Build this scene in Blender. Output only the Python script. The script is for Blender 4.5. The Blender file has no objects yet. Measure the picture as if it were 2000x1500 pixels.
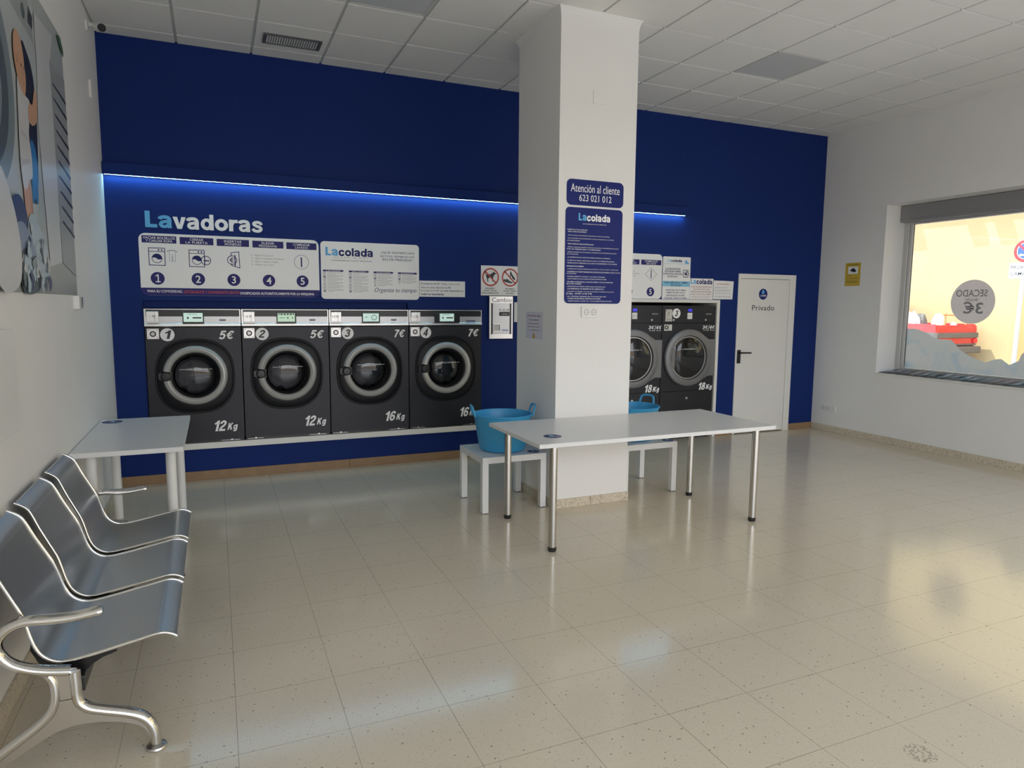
import bpy, bmesh, math, random
from mathutils import Vector, Matrix
random.seed(7)
SC = bpy.context.scene
COL = SC.collection

# ------------------------------------------------------------------ camera
def cam_setup():
    y, p, r = (math.radians(a) for a in (23.4673, -6.6356, .4744))
    F = Vector((math.sin(y)*math.cos(p), math.cos(y)*math.cos(p), math.sin(p)))
    rt = Vector((math.cos(y), -math.sin(y), 0)); up = rt.cross(F)
    R = rt*math.cos(r)+up*math.sin(r); U = -rt*math.sin(r)+up*math.cos(r)
    m = Matrix((R, U, -F)).transposed().to_4x4()
    m.translation = Vector((.8211, -6.7987, 1.6344))
    c = bpy.data.cameras.new('camera'); c.sensor_width = 36; c.lens = 1332.54/2000*36
    c.clip_start = .05; c.clip_end = 300
    o = bpy.data.objects.new('camera', c); COL.objects.link(o); o.matrix_world = m
    SC.camera = o
cam_setup()

# ------------------------------------------------------------------ world, sun, exposure
SKY = 4.2
w = bpy.data.worlds.new('sky'); SC.world = w; w.use_nodes = True
nt = w.node_tree; nt.nodes.clear()
tc = nt.nodes.new('ShaderNodeTexCoord'); sp = nt.nodes.new('ShaderNodeSeparateXYZ')
rp = nt.nodes.new('ShaderNodeValToRGB'); bg = nt.nodes.new('ShaderNodeBackground'); ou = nt.nodes.new('ShaderNodeOutputWorld')
nt.links.new(tc.outputs['Generated'], sp.inputs[0]); nt.links.new(sp.outputs['Z'], rp.inputs[0])
rp.color_ramp.elements[0].position = 0.0; rp.color_ramp.elements[0].color = (.95, .97, 1, 1)
rp.color_ramp.elements[1].position = .8; rp.color_ramp.elements[1].color = (.66, .79, 1, 1)
nt.links.new(rp.outputs[0], bg.inputs[0]); bg.inputs[1].default_value = SKY
nt.links.new(bg.outputs[0], ou.inputs[0])

sl = bpy.data.lights.new('sun', 'SUN'); sl.energy = 7.0; sl.angle = math.radians(.6); sl.color = (1, .95, .86)
so = bpy.data.objects.new('sun', sl); COL.objects.link(so)
so.rotation_euler = Vector((.42, -.30, -.82)).to_track_quat('-Z', 'Y').to_euler()
so.location = (0, 0, 20)

def portal(name, loc, rot, sx, sy):
    l = bpy.data.lights.new(name, 'AREA'); l.shape = 'RECTANGLE'; l.size = sx; l.size_y = sy
    l.cycles.is_portal = True
    o = bpy.data.objects.new(name, l); COL.objects.link(o); o.location = loc; o.rotation_euler = rot
portal('daylight_portal_front', (4.1, -9.02, 1.66), (math.radians(90), 0, 0), 7.9, 3.3)
portal('daylight_portal_side', (8.75, -2.45, 1.75), (math.radians(90), 0, math.radians(90)), 3.1, 1.85)

portal('daylight_portal_side_front', (8.75, -6.45, 1.55), (math.radians(90), 0, math.radians(90)), 3.7, 2.7)
vs = SC.view_settings
vs.view_transform = 'Standard'; vs.look = 'None'; vs.exposure = 0.1; vs.gamma = 1; vs.use_curve_mapping = False
SC.cycles.use_denoising = True
SC.cycles.max_bounces = 10; SC.cycles.diffuse_bounces = 6; SC.cycles.glossy_bounces = 4
SC.cycles.transmission_bounces = 6; SC.cycles.transparent_max_bounces = 12
SC.cycles.caustics_reflective = False; SC.cycles.caustics_refractive = False
SC.cycles.sample_clamp_indirect = 6

# ------------------------------------------------------------------ materials
def s2l(r, g, b):
    f = lambda c: ((c/255+.055)/1.055)**2.4 if c/255 > .04045 else c/255/12.92
    return (f(r), f(g), f(b), 1)
def mat(name, col, rough=.5, metal=0, spec=.5, emit=None, estr=0, coat=0, noise=None, bump=None, aniso=0):
    m = bpy.data.materials.new(name); m.use_nodes = True
    n = m.node_tree.nodes; l = m.node_tree.links; b = n['Principled BSDF']
    if len(col) == 3: col = (*col, 1)
    b.inputs['Base Color'].default_value = col; b.inputs['Roughness'].default_value = rough
    b.inputs['Metallic'].default_value = metal; b.inputs['Specular IOR Level'].default_value = spec
    b.inputs['Coat Weight'].default_value = coat; b.inputs['Coat Roughness'].default_value = .08
    if aniso: b.inputs['Anisotropic'].default_value = aniso
    if emit: b.inputs['Emission Color'].default_value = emit; b.inputs['Emission Strength'].default_value = estr
    if noise:
        sc, amt = noise
        t = n.new('ShaderNodeTexCoord'); x = n.new('ShaderNodeTexNoise'); x.inputs['Scale'].default_value = sc
        x.inputs['Detail'].default_value = 6
        l.new(t.outputs['Object'], x.inputs['Vector'])
        mx = n.new('ShaderNodeMix'); mx.data_type = 'RGBA'
        mx.inputs['A'].default_value = tuple(c*(1-amt) for c in col[:3])+(1,)
        mx.inputs['B'].default_value = tuple(min(1, c*(1+amt)) for c in col[:3])+(1,)
        l.new(x.outputs['Fac'], mx.inputs['Factor']); l.new(mx.outputs['Result'], b.inputs['Base Color'])
    if bump:
        sc, st = bump
        t = n.new('ShaderNodeTexCoord'); x = n.new('ShaderNodeTexNoise'); x.inputs['Scale'].default_value = sc; x.inputs['Detail'].default_value = 4
        l.new(t.outputs['Object'], x.inputs['Vector'])
        bp = n.new('ShaderNodeBump'); bp.inputs['Strength'].default_value = st; bp.inputs['Distance'].default_value = .01
        l.new(x.outputs['Fac'], bp.inputs['Height']); l.new(bp.outputs[0], b.inputs['Normal'])
    return m
M = {}
M['white_wall'] = mat('white_wall_paint', (.83, .82, .80), .55, spec=.3, noise=(1.7, .035), bump=(60, .06))
M['white_reveal'] = mat('white_reveal_paint', (.82, .81, .79), .55, spec=.3)
M['blue_wall'] = mat('blue_wall_paint', (.0085, .027, .155), .5, spec=.12, noise=(1.3, .08), bump=(70, .05))
M['ceil_tile'] = mat('ceiling_tile', (.82, .81, .785), .8, spec=.2, noise=(3, .03), bump=(180, .05))
M['ceil_bar'] = mat('ceiling_grid_bar', (.62, .62, .6), .5)
M['white_lam'] = mat('white_laminate', (.76, .765, .765), .28, spec=.5)
M['white_gloss'] = mat('white_gloss_paint', (.80, .79, .75), .22, spec=.5)
M['white_plastic'] = mat('white_plastic', (.78, .78, .76), .35)
M['paper'] = mat('white_paper', (.86, .86, .85), .5)
M['board'] = mat('white_sign_board', (.88, .88, .87), .3)
M['navy'] = mat('navy_print', (.015, .02, .13), .45, spec=.2)
M['sign_blue'] = mat('blue_sign_board', (.009, .019, .155), .45, spec=.2)
M['purple'] = mat('violet_print', (.028, .026, .16), .45, spec=.2)
M['cyan'] = mat('light_blue_print', (.14, .46, .78), .45, spec=.2)
M['pale_blue'] = mat('pale_blue_print', (.25, .58, .78), .4)
M['white_print'] = mat('white_print', (.93, .93, .93), .4)
M['grey_print'] = mat('grey_print', (.30, .30, .32), .5)
M['black_print'] = mat('black_print', (.02, .02, .024), .4)
M['red_print'] = mat('red_print', (.55, .05, .03), .4)
M['dull_red'] = mat('dull_red_print', (.42, .12, .10), .5)
M['maroon'] = mat('maroon_print', (.28, .03, .06), .5)
M['orange_print'] = mat('orange_print', (.7, .33, .03), .5)
M['yellow_sign'] = mat('yellow_sign_board', (.62, .44, .045), .45)
M['anthracite'] = mat('anthracite_steel', (.030, .030, .035), .36, metal=.45, spec=.35, noise=(3, .05))
M['anth_dark'] = mat('dark_plastic', (.009, .009, .011), .4, spec=.22)
M['black'] = mat('black_plastic', (.01, .01, .011), .3)
M['rubber'] = mat('black_rubber', (.015, .015, .016), .6)
M['steel'] = mat('brushed_steel', (.56, .55, .53), .3, metal=1)
M['steel_leg'] = mat('polished_steel_tube', (.52, .50, .47), .17, metal=1)
M['silver_panel'] = mat('silver_control_fascia', (.50, .50, .50), .33, metal=.7)
M['ring_steel'] = mat('satin_ring_steel', (.46, .455, .44), .36, metal=.35)
M['ring_grey'] = mat('grey_door_ring', (.20, .20, .205), .35, metal=.5)
M['chrome'] = mat('polished_aluminium', (.72, .71, .69), .1, metal=1)
M['cast_alu'] = mat('satin_cast_aluminium', (.60, .585, .56), .26, metal=1)
M['drum'] = mat('drum_steel', (.10, .10, .105), .3, metal=.9)
M['wood_skirt'] = mat('brown_wood_skirting', (.30, .19, .105), .4, noise=(12, .25))
M['tub_blue'] = mat('light_blue_rubber_tub', (.045, .33, .62), .38)
M['pvc_grey'] = mat('grey_shutter_box', (.27, .27, .275), .4)
M['alu_frame'] = mat('grey_aluminium_frame', (.55, .55, .54), .4, metal=.3)
M['stone_skirt'] = None
M['led'] = mat('led_strip', (.9, .95, 1), .5, emit=(.34, .78, 1, 1), estr=55)
M['screen'] = mat('lit_screen', (.3, .4, .36), .2, emit=(.60, .82, .74, 1), estr=.55)
M['screen_green'] = mat('lit_green_screen', (.3, .4, .3), .2, emit=(.55, .80, .58, 1), estr=.5)
M['blue_led'] = mat('blue_display', (.02, .02, .2), .2, emit=(.06, .05, .9, 1), estr=.6)
M['led_panel_off'] = mat('unlit_light_diffuser', (.60, .61, .62), .4)
M['grille_dark'] = mat('grille_shadow_gap', (.03, .03, .035), .6)
M['grille_frame'] = mat('dark_grille_frame', (.10, .10, .11), .5)
M['red_car'] = mat('red_car_paint', (.62, .03, .035), .3, coat=.4)
M['grey_bumper'] = mat('grey_bumper_plastic', (.13, .12, .11), .5)
M['asphalt'] = mat('asphalt', (.30, .29, .28), .9, noise=(4, .15))
M['pavement'] = mat('pavement_slabs', (.5, .48, .45), .85, noise=(2, .1))
M['yellow_wall'] = mat('yellow_render', (.50, .40, .22), .8, spec=.1, noise=(1.2, .06))
M['facade_cream'] = mat('cream_render', (.50, .38, .28), .8, spec=.1, noise=(1, .06))
M['orange_wood'] = mat('orange_door_wood', (.60, .30, .12), .6)
M['galv'] = mat('galvanised_post', (.55, .55, .55), .5, metal=.3)
M['sign_white'] = mat('road_sign_white', (.85, .85, .85), .4)
M['sign_red'] = mat('road_sign_red', (.70, .03, .04), .4)
M['sign_bl'] = mat('road_sign_blue', (.04, .10, .65), .4)
M['seat_edge'] = mat('seat_front_fold', (.32, .34, .37), .3, metal=.9)

def floor_mat():
    m = bpy.data.materials.new('terrazzo_floor_tiles'); m.use_nodes = True
    n = m.node_tree.nodes; l = m.node_tree.links; b = n['Principled BSDF']
    t = n.new('ShaderNodeTexCoord')
    def math_(op, a, bb=None, c=None):
        x = n.new('ShaderNodeMath'); x.operation = op
        for i, v in enumerate((a, bb, c)):
            if v is None: continue
            if isinstance(v, (int, float)): x.inputs[i].default_value = v
            else: l.new(v, x.inputs[i])
        return x.outputs[0]
    def mix(f, a, bb, mode='MIX'):
        x = n.new('ShaderNodeMix'); x.data_type = 'RGBA'; x.blend_type = mode
        if isinstance(f, (int, float)): x.inputs['Factor'].default_value = f
        else: l.new(f, x.inputs['Factor'])
        for k, v in (('A', a), ('B', bb)):
            if isinstance(v, tuple): x.inputs[k].default_value = v
            else: l.new(v, x.inputs[k])
        return x.outputs['Result']
    sx = n.new('ShaderNodeSeparateXYZ'); l.new(t.outputs['Object'], sx.inputs[0])
    fx = math_('FRACT', math_('DIVIDE', math_('ADD', sx.outputs[0], 40-.038), .4))
    fy = math_('FRACT', math_('DIVIDE', math_('ADD', sx.outputs[1], 40+.29), .4))
    dx = math_('MULTIPLY', math_('MINIMUM', fx, math_('SUBTRACT', 1, fx)), .4)
    dy = math_('MULTIPLY', math_('MINIMUM', fy, math_('SUBTRACT', 1, fy)), .4)
    d = math_('MINIMUM', dx, dy)
    line = math_('LESS_THAN', d, .0011)
    # joints vary in darkness
    nz = n.new('ShaderNodeTexNoise'); nz.inputs['Scale'].default_value = 1.3; l.new(t.outputs['Object'], nz.inputs['Vector'])
    lf = math_('MULTIPLY', line, math_('MULTIPLY_ADD', nz.outputs['Fac'], 1.1, .05))
    # aggregate
    v = n.new('ShaderNodeTexVoronoi'); v.inputs['Scale'].default_value = 95; l.new(t.outputs['Object'], v.inputs['Vector'])
    sv = n.new('ShaderNodeSeparateColor'); l.new(v.outputs['Color'], sv.inputs[0])
    dot = math_('MULTIPLY', math_('LESS_THAN', v.outputs['Distance'], .22), math_('GREATER_THAN', sv.outputs[0], .58))
    v2 = n.new('ShaderNodeTexVoronoi'); v2.inputs['Scale'].default_value = 42; l.new(t.outputs['Object'], v2.inputs['Vector'])
    sv2 = n.new('ShaderNodeSeparateColor'); l.new(v2.outputs['Color'], sv2.inputs[0])
    dot2 = math_('MULTIPLY', math_('LESS_THAN', v2.outputs['Distance'], .17), math_('GREATER_THAN', sv2.outputs[1], .80))
    n1 = n.new('ShaderNodeTexNoise'); n1.inputs['Scale'].default_value = 120; n1.inputs['Detail'].default_value = 3; l.new(t.outputs['Object'], n1.inputs['Vector'])
    n2 = n.new('ShaderNodeTexNoise'); n2.inputs['Scale'].default_value = 1.1; n2.inputs['Detail'].default_value = 5; l.new(t.outputs['Object'], n2.inputs['Vector'])
    base = mix(n2.outputs['Fac'], (.60, .52, .40, 1), (.68, .60, .47, 1))
    base = mix(math_('MULTIPLY', n1.outputs['Fac'], .55), base, (.77, .70, .57, 1))
    base = mix(math_('MULTIPLY', dot, .36), base, (.16, .12, .075, 1))
    base = mix(math_('MULTIPLY', dot2, .55), base, (.05, .035, .02, 1))
    base = mix(lf, base, (.09, .07, .05, 1))
    # worn dark smudge near the entrance
    vs_ = n.new('ShaderNodeVectorMath'); vs_.operation = 'DISTANCE'; l.new(t.outputs['Object'], vs_.inputs[0]); vs_.inputs[1].default_value = (3.15, -5.25, 0)
    n3 = n.new('ShaderNodeTexNoise'); n3.inputs['Scale'].default_value = 90; l.new(t.outputs['Object'], n3.inputs['Vector'])
    sm = math_('MULTIPLY', math_('LESS_THAN', vs_.outputs['Value'], .055), math_('GREATER_THAN', n3.outputs['Fac'], .52))
    base = mix(math_('MULTIPLY', sm, .42), base, (.06, .045, .03, 1))
    l.new(base, b.inputs['Base Color'])
    rn = n.new('ShaderNodeMapRange'); rn.inputs['To Min'].default_value = .10; rn.inputs['To Max'].default_value = .18
    l.new(n2.outputs['Fac'], rn.inputs[0]); l.new(rn.outputs[0], b.inputs['Roughness'])
    b.inputs['Specular IOR Level'].default_value = .62
    return m
M['floor'] = floor_mat()
def stone_mat():
    m = mat('cream_terrazzo_skirting', (.56, .49, .38), .4)
    n = m.node_tree.nodes; l = m.node_tree.links; b = n['Principled BSDF']
    t = n.new('ShaderNodeTexCoord'); v = n.new('ShaderNodeTexNoise'); v.inputs['Scale'].default_value = 60; v.inputs['Detail'].default_value = 5
    l.new(t.outputs['Object'], v.inputs['Vector']); r = n.new('ShaderNodeValToRGB')
    r.color_ramp.elements[0].position = .32; r.color_ramp.elements[0].color = (.46, .39, .29, 1)
    r.color_ramp.elements[1].position = .55; r.color_ramp.elements[1].color = (.66, .585, .46, 1)
    l.new(v.outputs['Fac'], r.inputs[0]); l.new(r.outputs[0], b.inputs['Base Color'])
    return m
M['stone_skirt'] = stone_mat()
def thin_glass(name, tint, refl=.9, rough=0.0):
    m = bpy.data.materials.new(name); m.use_nodes = True
    n = m.node_tree.nodes; l = m.node_tree.links; n.clear()
    o = n.new('ShaderNodeOutputMaterial'); mx = n.new('ShaderNodeMixShader'); tr = n.new('ShaderNodeBsdfTransparent')
    gl = n.new('ShaderNodeBsdfGlossy'); fr = n.new('ShaderNodeFresnel'); fr.inputs[0].default_value = 1.5
    mu = n.new('ShaderNodeMath'); mu.operation = 'MULTIPLY'; mu.inputs[1].default_value = refl
    tr.inputs[0].default_value = (*tint, 1); gl.inputs['Roughness'].default_value = rough
    l.new(fr.outputs[0], mu.inputs[0]); l.new(mu.outputs[0], mx.inputs[0]); l.new(tr.outputs[0], mx.inputs[1]); l.new(gl.outputs[0], mx.inputs[2])
    l.new(mx.outputs[0], o.inputs[0]); return m
M['glass'] = thin_glass('clear_window_glass', (.95, .97, .96))
M['door_glass'] = thin_glass('washer_door_glass', (.38, .38, .40), refl=1.5)
def film_mat(name, c1, c2, trans):
    m = bpy.data.materials.new(name); m.use_nodes = True
    n = m.node_tree.nodes; l = m.node_tree.links; n.clear()
    o = n.new('ShaderNodeOutputMaterial'); mx = n.new('ShaderNodeMixShader'); a = n.new('ShaderNodeBsdfDiffuse'); b = n.new('ShaderNodeBsdfTranslucent')
    t = n.new('ShaderNodeTexCoord'); z = n.new('ShaderNodeTexNoise'); z.inputs['Scale'].default_value = 4; z.inputs['Detail'].default_value = 6; z.inputs['Distortion'].default_value = 1.2
    r = n.new('ShaderNodeValToRGB'); r.color_ramp.elements[0].position = .30; r.color_ramp.elements[1].position = .52
    r.color_ramp.elements[0].color = (*c2, 1); r.color_ramp.elements[1].color = (*c1, 1)
    l.new(t.outputs['Object'], z.inputs['Vector']); l.new(z.outputs['Fac'], r.inputs[0])
    l.new(r.outputs[0], a.inputs[0]); l.new(r.outputs[0], b.inputs[0]); mx.inputs[0].default_value = trans
    l.new(a.outputs[0], mx.inputs[1]); l.new(b.outputs[0], mx.inputs[2]); l.new(mx.outputs[0], o.inputs[0]); return m
M['film'] = film_mat('foam_pattern_film', (.60, .65, .72), (.42, .56, .72), .6)
M['film_grey'] = film_mat('grey_sticker_film', (.66, .64, .70), (.63, .61, .67), .62)
def perf_mat():
    m = mat('perforated_steel_sheet', (.36, .385, .42), .3, metal=.85)
    n = m.node_tree.nodes; l = m.node_tree.links; b = n['Principled BSDF']
    uv = n.new('ShaderNodeUVMap'); uv.uv_map = 'UVMap'
    mp = n.new('ShaderNodeMapping'); mp.inputs['Rotation'].default_value = (0, 0, math.radians(45)); mp.inputs['Scale'].default_value = (150, 150, 150)
    l.new(uv.outputs[0], mp.inputs[0])
    fr = n.new('ShaderNodeVectorMath'); fr.operation = 'FRACTION'; l.new(mp.outputs[0], fr.inputs[0])
    ds = n.new('ShaderNodeVectorMath'); ds.operation = 'DISTANCE'; ds.inputs[1].default_value = (.5, .5, 0)
    l.new(fr.outputs[0], ds.inputs[0])
    sx = n.new('ShaderNodeSeparateXYZ'); l.new(uv.outputs[0], sx.inputs[0])
    lt = n.new('ShaderNodeMath'); lt.operation = 'LESS_THAN'; lt.inputs[1].default_value = .26; l.new(ds.outputs['Value'], lt.inputs[0])
    a = n.new('ShaderNodeMath'); a.operation = 'GREATER_THAN'; a.inputs[1].default_value = .085; l.new(sx.outputs[1], a.inputs[0])
    c = n.new('ShaderNodeMath'); c.operation = 'LESS_THAN'; c.inputs[1].default_value = .82; l.new(sx.outputs[1], c.inputs[0])
    e = n.new('ShaderNodeMath'); e.operation = 'MULTIPLY'; l.new(a.outputs[0], e.inputs[0]); l.new(c.outputs[0], e.inputs[1])
    f = n.new('ShaderNodeMath'); f.operation = 'MULTIPLY'; l.new(e.outputs[0], f.inputs[0]); l.new(lt.outputs[0], f.inputs[1])
    mx = n.new('ShaderNodeMix'); mx.data_type = 'RGBA'; mx.inputs['A'].default_value = (.55, .57, .60, 1); mx.inputs['B'].default_value = (.13, .135, .145, 1)
    l.new(f.outputs[0], mx.inputs['Factor']); l.new(mx.outputs['Result'], b.inputs['Base Color'])
    return m
M['perf'] = perf_mat()

# ------------------------------------------------------------------ helpers
WLOC = {}
def tag(o, label=None, cat=None, group=None, kind=None):
    if label: o['label'] = label
    if cat: o['category'] = cat
    if group: o['group'] = group
    if kind: o['kind'] = kind
    return o
def thing(name, label, cat, loc, group=None, kind=None):
    o = bpy.data.objects.new(name, None); COL.objects.link(o); o.location = loc
    o.empty_display_size = .1
    WLOC[o.name] = Vector(loc)
    return tag(o, label, cat, group, kind)
def obj(name, bm, mats, parent=None, label=None, smooth=False, origin=None, kind=None):
    if not isinstance(mats, (list, tuple)): mats = [mats]
    off = Vector((0, 0, 0))
    if parent is not None: off = WLOC[parent.name]
    elif origin is not None: off = Vector(origin)
    bmesh.ops.translate(bm, verts=bm.verts, vec=-off)
    me = bpy.data.meshes.new(name); bm.to_mesh(me); bm.free()
    for m in mats: me.materials.append(M[m] if isinstance(m, str) else m)
    if smooth:
        me.polygons.foreach_set('use_smooth', [True]*len(me.polygons))
        try: me.set_sharp_from_angle(angle=math.radians(35))
        except Exception: pass
    o = bpy.data.objects.new(name, me); COL.objects.link(o)
    if parent is not None: o.parent = parent; WLOC[o.name] = off
    else: o.location = off; WLOC[o.name] = off
    if label: o['label'] = label
    if kind: o['kind'] = kind
    return o
def NB(): return bmesh.new()
def box(bm, x0, x1, y0, y1, z0, z1, mi=0, bev=0, seg=2):
    r = bmesh.ops.create_cube(bm, size=1)
    vs = r['verts']
    for v in vs:
        v.co = Vector(((x0+x1)/2+v.co.x*(x1-x0), (y0+y1)/2+v.co.y*(y1-y0), (z0+z1)/2+v.co.z*(z1-z0)))
    fs = set(f for v in vs for f in v.link_faces)
    if bev:
        es = set(e for v in vs for e in v.link_edges)
        rr = bmesh.ops.bevel(bm, geom=list(es), offset=bev, segments=seg, affect='EDGES', profile=.5)
        fs = set(f for f in fs if f.is_valid) | set(rr['faces'])
    for f in fs: f.material_index = mi
    return bm
def cyl(bm, p0, p1, r0, r1=None, seg=24, mi=0, caps=True):
    if r1 is None: r1 = r0
    p0, p1 = Vector(p0), Vector(p1); d = p1-p0
    r = bmesh.ops.create_cone(bm, cap_ends=caps, segments=seg, radius1=r0, radius2=r1, depth=d.length)
    q = Vector((0, 0, 1)).rotation_difference(d.normalized()).to_matrix().to_4x4()
    bmesh.ops.transform(bm, matrix=Matrix.Translation((p0+p1)/2) @ q, verts=r['verts'])
    for v in r['verts']:
        for f in v.link_faces: f.material_index = mi
    return bm
def sweep(bm, pts, ru, rv, upv=(0, 1, 0), seg=14, mi=0, smooth_n=6, closed=False, scale=None):
    """sweep an ellipse (ru in the curve's plane, rv along upv) along a Catmull-Rom path"""
    P = [Vector(p) for p in pts]
    Q = []
    n = len(P)
    rng = range(n if closed else n-1)
    for i in rng:
        a = P[i-1] if (i > 0 or closed) else P[0]; b_ = P[i]; c = P[(i+1) % n]; d = P[(i+2) % n] if (closed or i+2 < n) else P[-1]
        for k in range(smooth_n):
            t = k/smooth_n
            Q.append(.5*((2*b_)+(-a+c)*t+(2*a-5*b_+4*c-d)*t*t+(-a+3*b_-3*c+d)*t**3))
    if not closed: Q.append(P[-1])
    upv = Vector(upv); rings = []
    N = len(Q)
    for i, p in enumerate(Q):
        if closed: tg = Q[(i+1) % N]-Q[i-1]
        else: tg = Q[min(i+1, N-1)]-Q[max(i-1, 0)]
        tg.normalize()
        s = (upv-tg*upv.dot(tg)).normalized(); u = tg.cross(s)
        k = scale(i/(N-1)) if scale else 1
        rings.append([bm.verts.new(p+u*(math.cos(a)*ru*k)+s*(math.sin(a)*rv*k)) for a in (2*math.pi*j/seg for j in range(seg))])
    for i in range(N if closed else N-1):
        A, B = rings[i], rings[(i+1) % N]
        for j in range(seg):
            f = bm.faces.new((A[j], A[(j+1) % seg], B[(j+1) % seg], B[j])); f.material_index = mi; f.smooth = True
    if not closed:
        for R_ in (rings[0], rings[-1]):
            f = bm.faces.new(R_); f.material_index = mi
    return bm
def prism(bm, pts2, fn, d0, d1, mi=0):
    """polygon pts2 extruded between depths d0 and d1; fn(u, v, d) gives the point"""
    A = [bm.verts.new(fn(u, v, d0)) for u, v in pts2]; B = [bm.verts.new(fn(u, v, d1)) for u, v in pts2]
    n = len(pts2); F = [bm.faces.new(A), bm.faces.new(B[::-1])]
    for i in range(n): F.append(bm.faces.new((A[i], B[i], B[(i+1) % n], A[(i+1) % n])))
    for f in F: f.material_index = mi
    return F
def lathe(bm, prof, c, axis='z', seg=48, mi=0, squash=(1, 1)):
    """prof: list of (r, h); axis z up or y (towards the room: h measured along -y)"""
    rings = []
    for r, h in prof:
        ring = []
        for j in range(seg):
            a = 2*math.pi*j/seg
            if axis == 'z': p = (c[0]+r*math.cos(a)*squash[0], c[1]+r*math.sin(a)*squash[1], c[2]+h)
            else: p = (c[0]+r*math.cos(a)*squash[0], c[1]-h, c[2]+r*math.sin(a)*squash[1])
            ring.append(bm.verts.new(p))
        rings.append(ring)
    for A, B in zip(rings, rings[1:]):
        for j in range(seg):
            f = bm.faces.new((A[j], A[(j+1) % seg], B[(j+1) % seg], B[j])); f.material_index = mi; f.smooth = True
    return rings
def cap(bm, ring, mi=0):
    f = bm.faces.new(ring); f.material_index = mi
def fixn(bm): bmesh.ops.recalc_face_normals(bm, faces=bm.faces); return bm

# planes: (u, v, n) -> world, n towards the room
def PB(y0=0): return lambda u, v, n: Vector((u, y0-n, v))           # faces -y
def PL(x0=0): return lambda u, v, n: Vector((x0+n, u, v))           # faces +x, u = y
def PR(x0): return lambda u, v, n: Vector((x0-n, -u, v))            # faces -x, u = -y
def PT(z0): return lambda u, v, n: Vector((u, v, z0+n))             # faces up
def rect(bm, P, u0, v0, u1, v1, n, mi=0):
    f = bm.faces.new([bm.verts.new(P(*q, n)) for q in ((u0, v0), (u1, v0), (u1, v1), (u0, v1))]); f.material_index = mi
def poly(bm, P, pts, n, mi=0):
    f = bm.faces.new([bm.verts.new(P(u, v, n)) for u, v in pts]); f.material_index = mi
def rr_pts(u0, v0, u1, v1, r, k=6, corners=(1, 1, 1, 1)):
    o = []
    for i, (cu, cv, a0) in enumerate(((u1-r, v1-r, 0), (u0+r, v1-r, 90), (u0+r, v0+r, 180), (u1-r, v0+r, 270))):
        if not corners[i]:
            o.append(((u1, v1), (u0, v1), (u0, v0), (u1, v0))[i]); continue
        for j in range(k+1):
            a = math.radians(a0+90*j/k); o.append((cu+r*math.cos(a), cv+r*math.sin(a)))
    return o
def circ_pts(cu, cv, r, k=32, ry=None):
    return [(cu+r*math.cos(2*math.pi*j/k), cv+(ry or r)*math.sin(2*math.pi*j/k)) for j in range(k)]
def ring2(bm, P, cu, cv, r0, r1, n, mi=0, k=36):
    A = [bm.verts.new(P(u, v, n)) for u, v in circ_pts(cu, cv, r0, k)]; B = [bm.verts.new(P(u, v, n)) for u, v in circ_pts(cu, cv, r1, k)]
    for j in range(k):
        f = bm.faces.new((A[j], A[(j+1) % k], B[(j+1) % k], B[j])); f.material_index = mi
def stroke(bm, P, pts, wd, n, mi=0, closed=False):
    L = list(pts)+([pts[0]] if closed else [])
    for (a, b), (c, d) in zip(L, L[1:]):
        du, dv = c-a, d-b; ln = math.hypot(du, dv)
        if ln < 1e-9: continue
        pu, pv = -dv/ln*wd/2, du/ln*wd/2; eu, ev = du/ln*wd*.35, dv/ln*wd*.35
        poly(bm, P, [(a-eu+pu, b-ev+pv), (a-eu-pu, b-ev-pv), (c+eu-pu, d+ev-pv), (c+eu+pu, d+ev+pv)], n, mi)
def smooth_pts(pts, k=4):
    o = []; n = len(pts)
    for i in range(n):
        a, b, c, d = pts[i-1], pts[i], pts[(i+1) % n], pts[(i+2) % n]
        for j in range(k):
            t = j/k
            o.append(tuple(.5*(2*b[q]+(-a[q]+c[q])*t+(2*a[q]-5*b[q]+4*c[q]-d[q])*t*t+(-a[q]+3*b[q]-3*c[q]+d[q])*t**3) for q in (0, 1)))
    return o
TXT = {}
def text2d(s, bold=0, ital=0, res=3):
    k = (s, bold, ital, res)
    if k not in TXT:
        c = bpy.data.curves.new('t', 'FONT'); c.body = s; c.offset = bold; c.shear = ital; c.resolution_u = res
        o = bpy.data.objects.new('t', c); me = bpy.data.meshes.new_from_object(o)
        V = [(v.co.x, v.co.y) for v in me.vertices]; Fc = [tuple(p.vertices) for p in me.polygons]
        bpy.data.objects.remove(o); bpy.data.curves.remove(c); bpy.data.meshes.remove(me)
        x0 = min(v[0] for v in V); x1 = max(v[0] for v in V); y0 = min(v[1] for v in V); y1 = max(v[1] for v in V)
        TXT[k] = ([((x-x0)/(x1-x0), (y-y0)/(y1-y0)) for x, y in V], Fc, (x1-x0)/(y1-y0))
    return TXT[k]
def text(bm, P, s, u0, v0, u1, v1, n=.001, mi=0, bold=0, ital=0, res=3, flip=False, fit=True):
    """text stretched to the box u0..u1, v0..v1 (fit=False: keep the height, centre it in the box)"""
    V, Fc, asp = text2d(s, bold, ital, res)
    if not fit:
        wd = min((v1-v0)*asp, u1-u0); cu = (u0+u1)/2; u0, u1 = cu-wd/2, cu+wd/2
    vs = [bm.verts.new(P((u1-(u1-u0)*x) if flip else (u0+(u1-u0)*x), v0+(v1-v0)*y, n)) for x, y in V]
    for f in Fc:
        try: q = bm.faces.new([vs[i] for i in f]); q.material_index = mi
        except ValueError: pass
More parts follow.
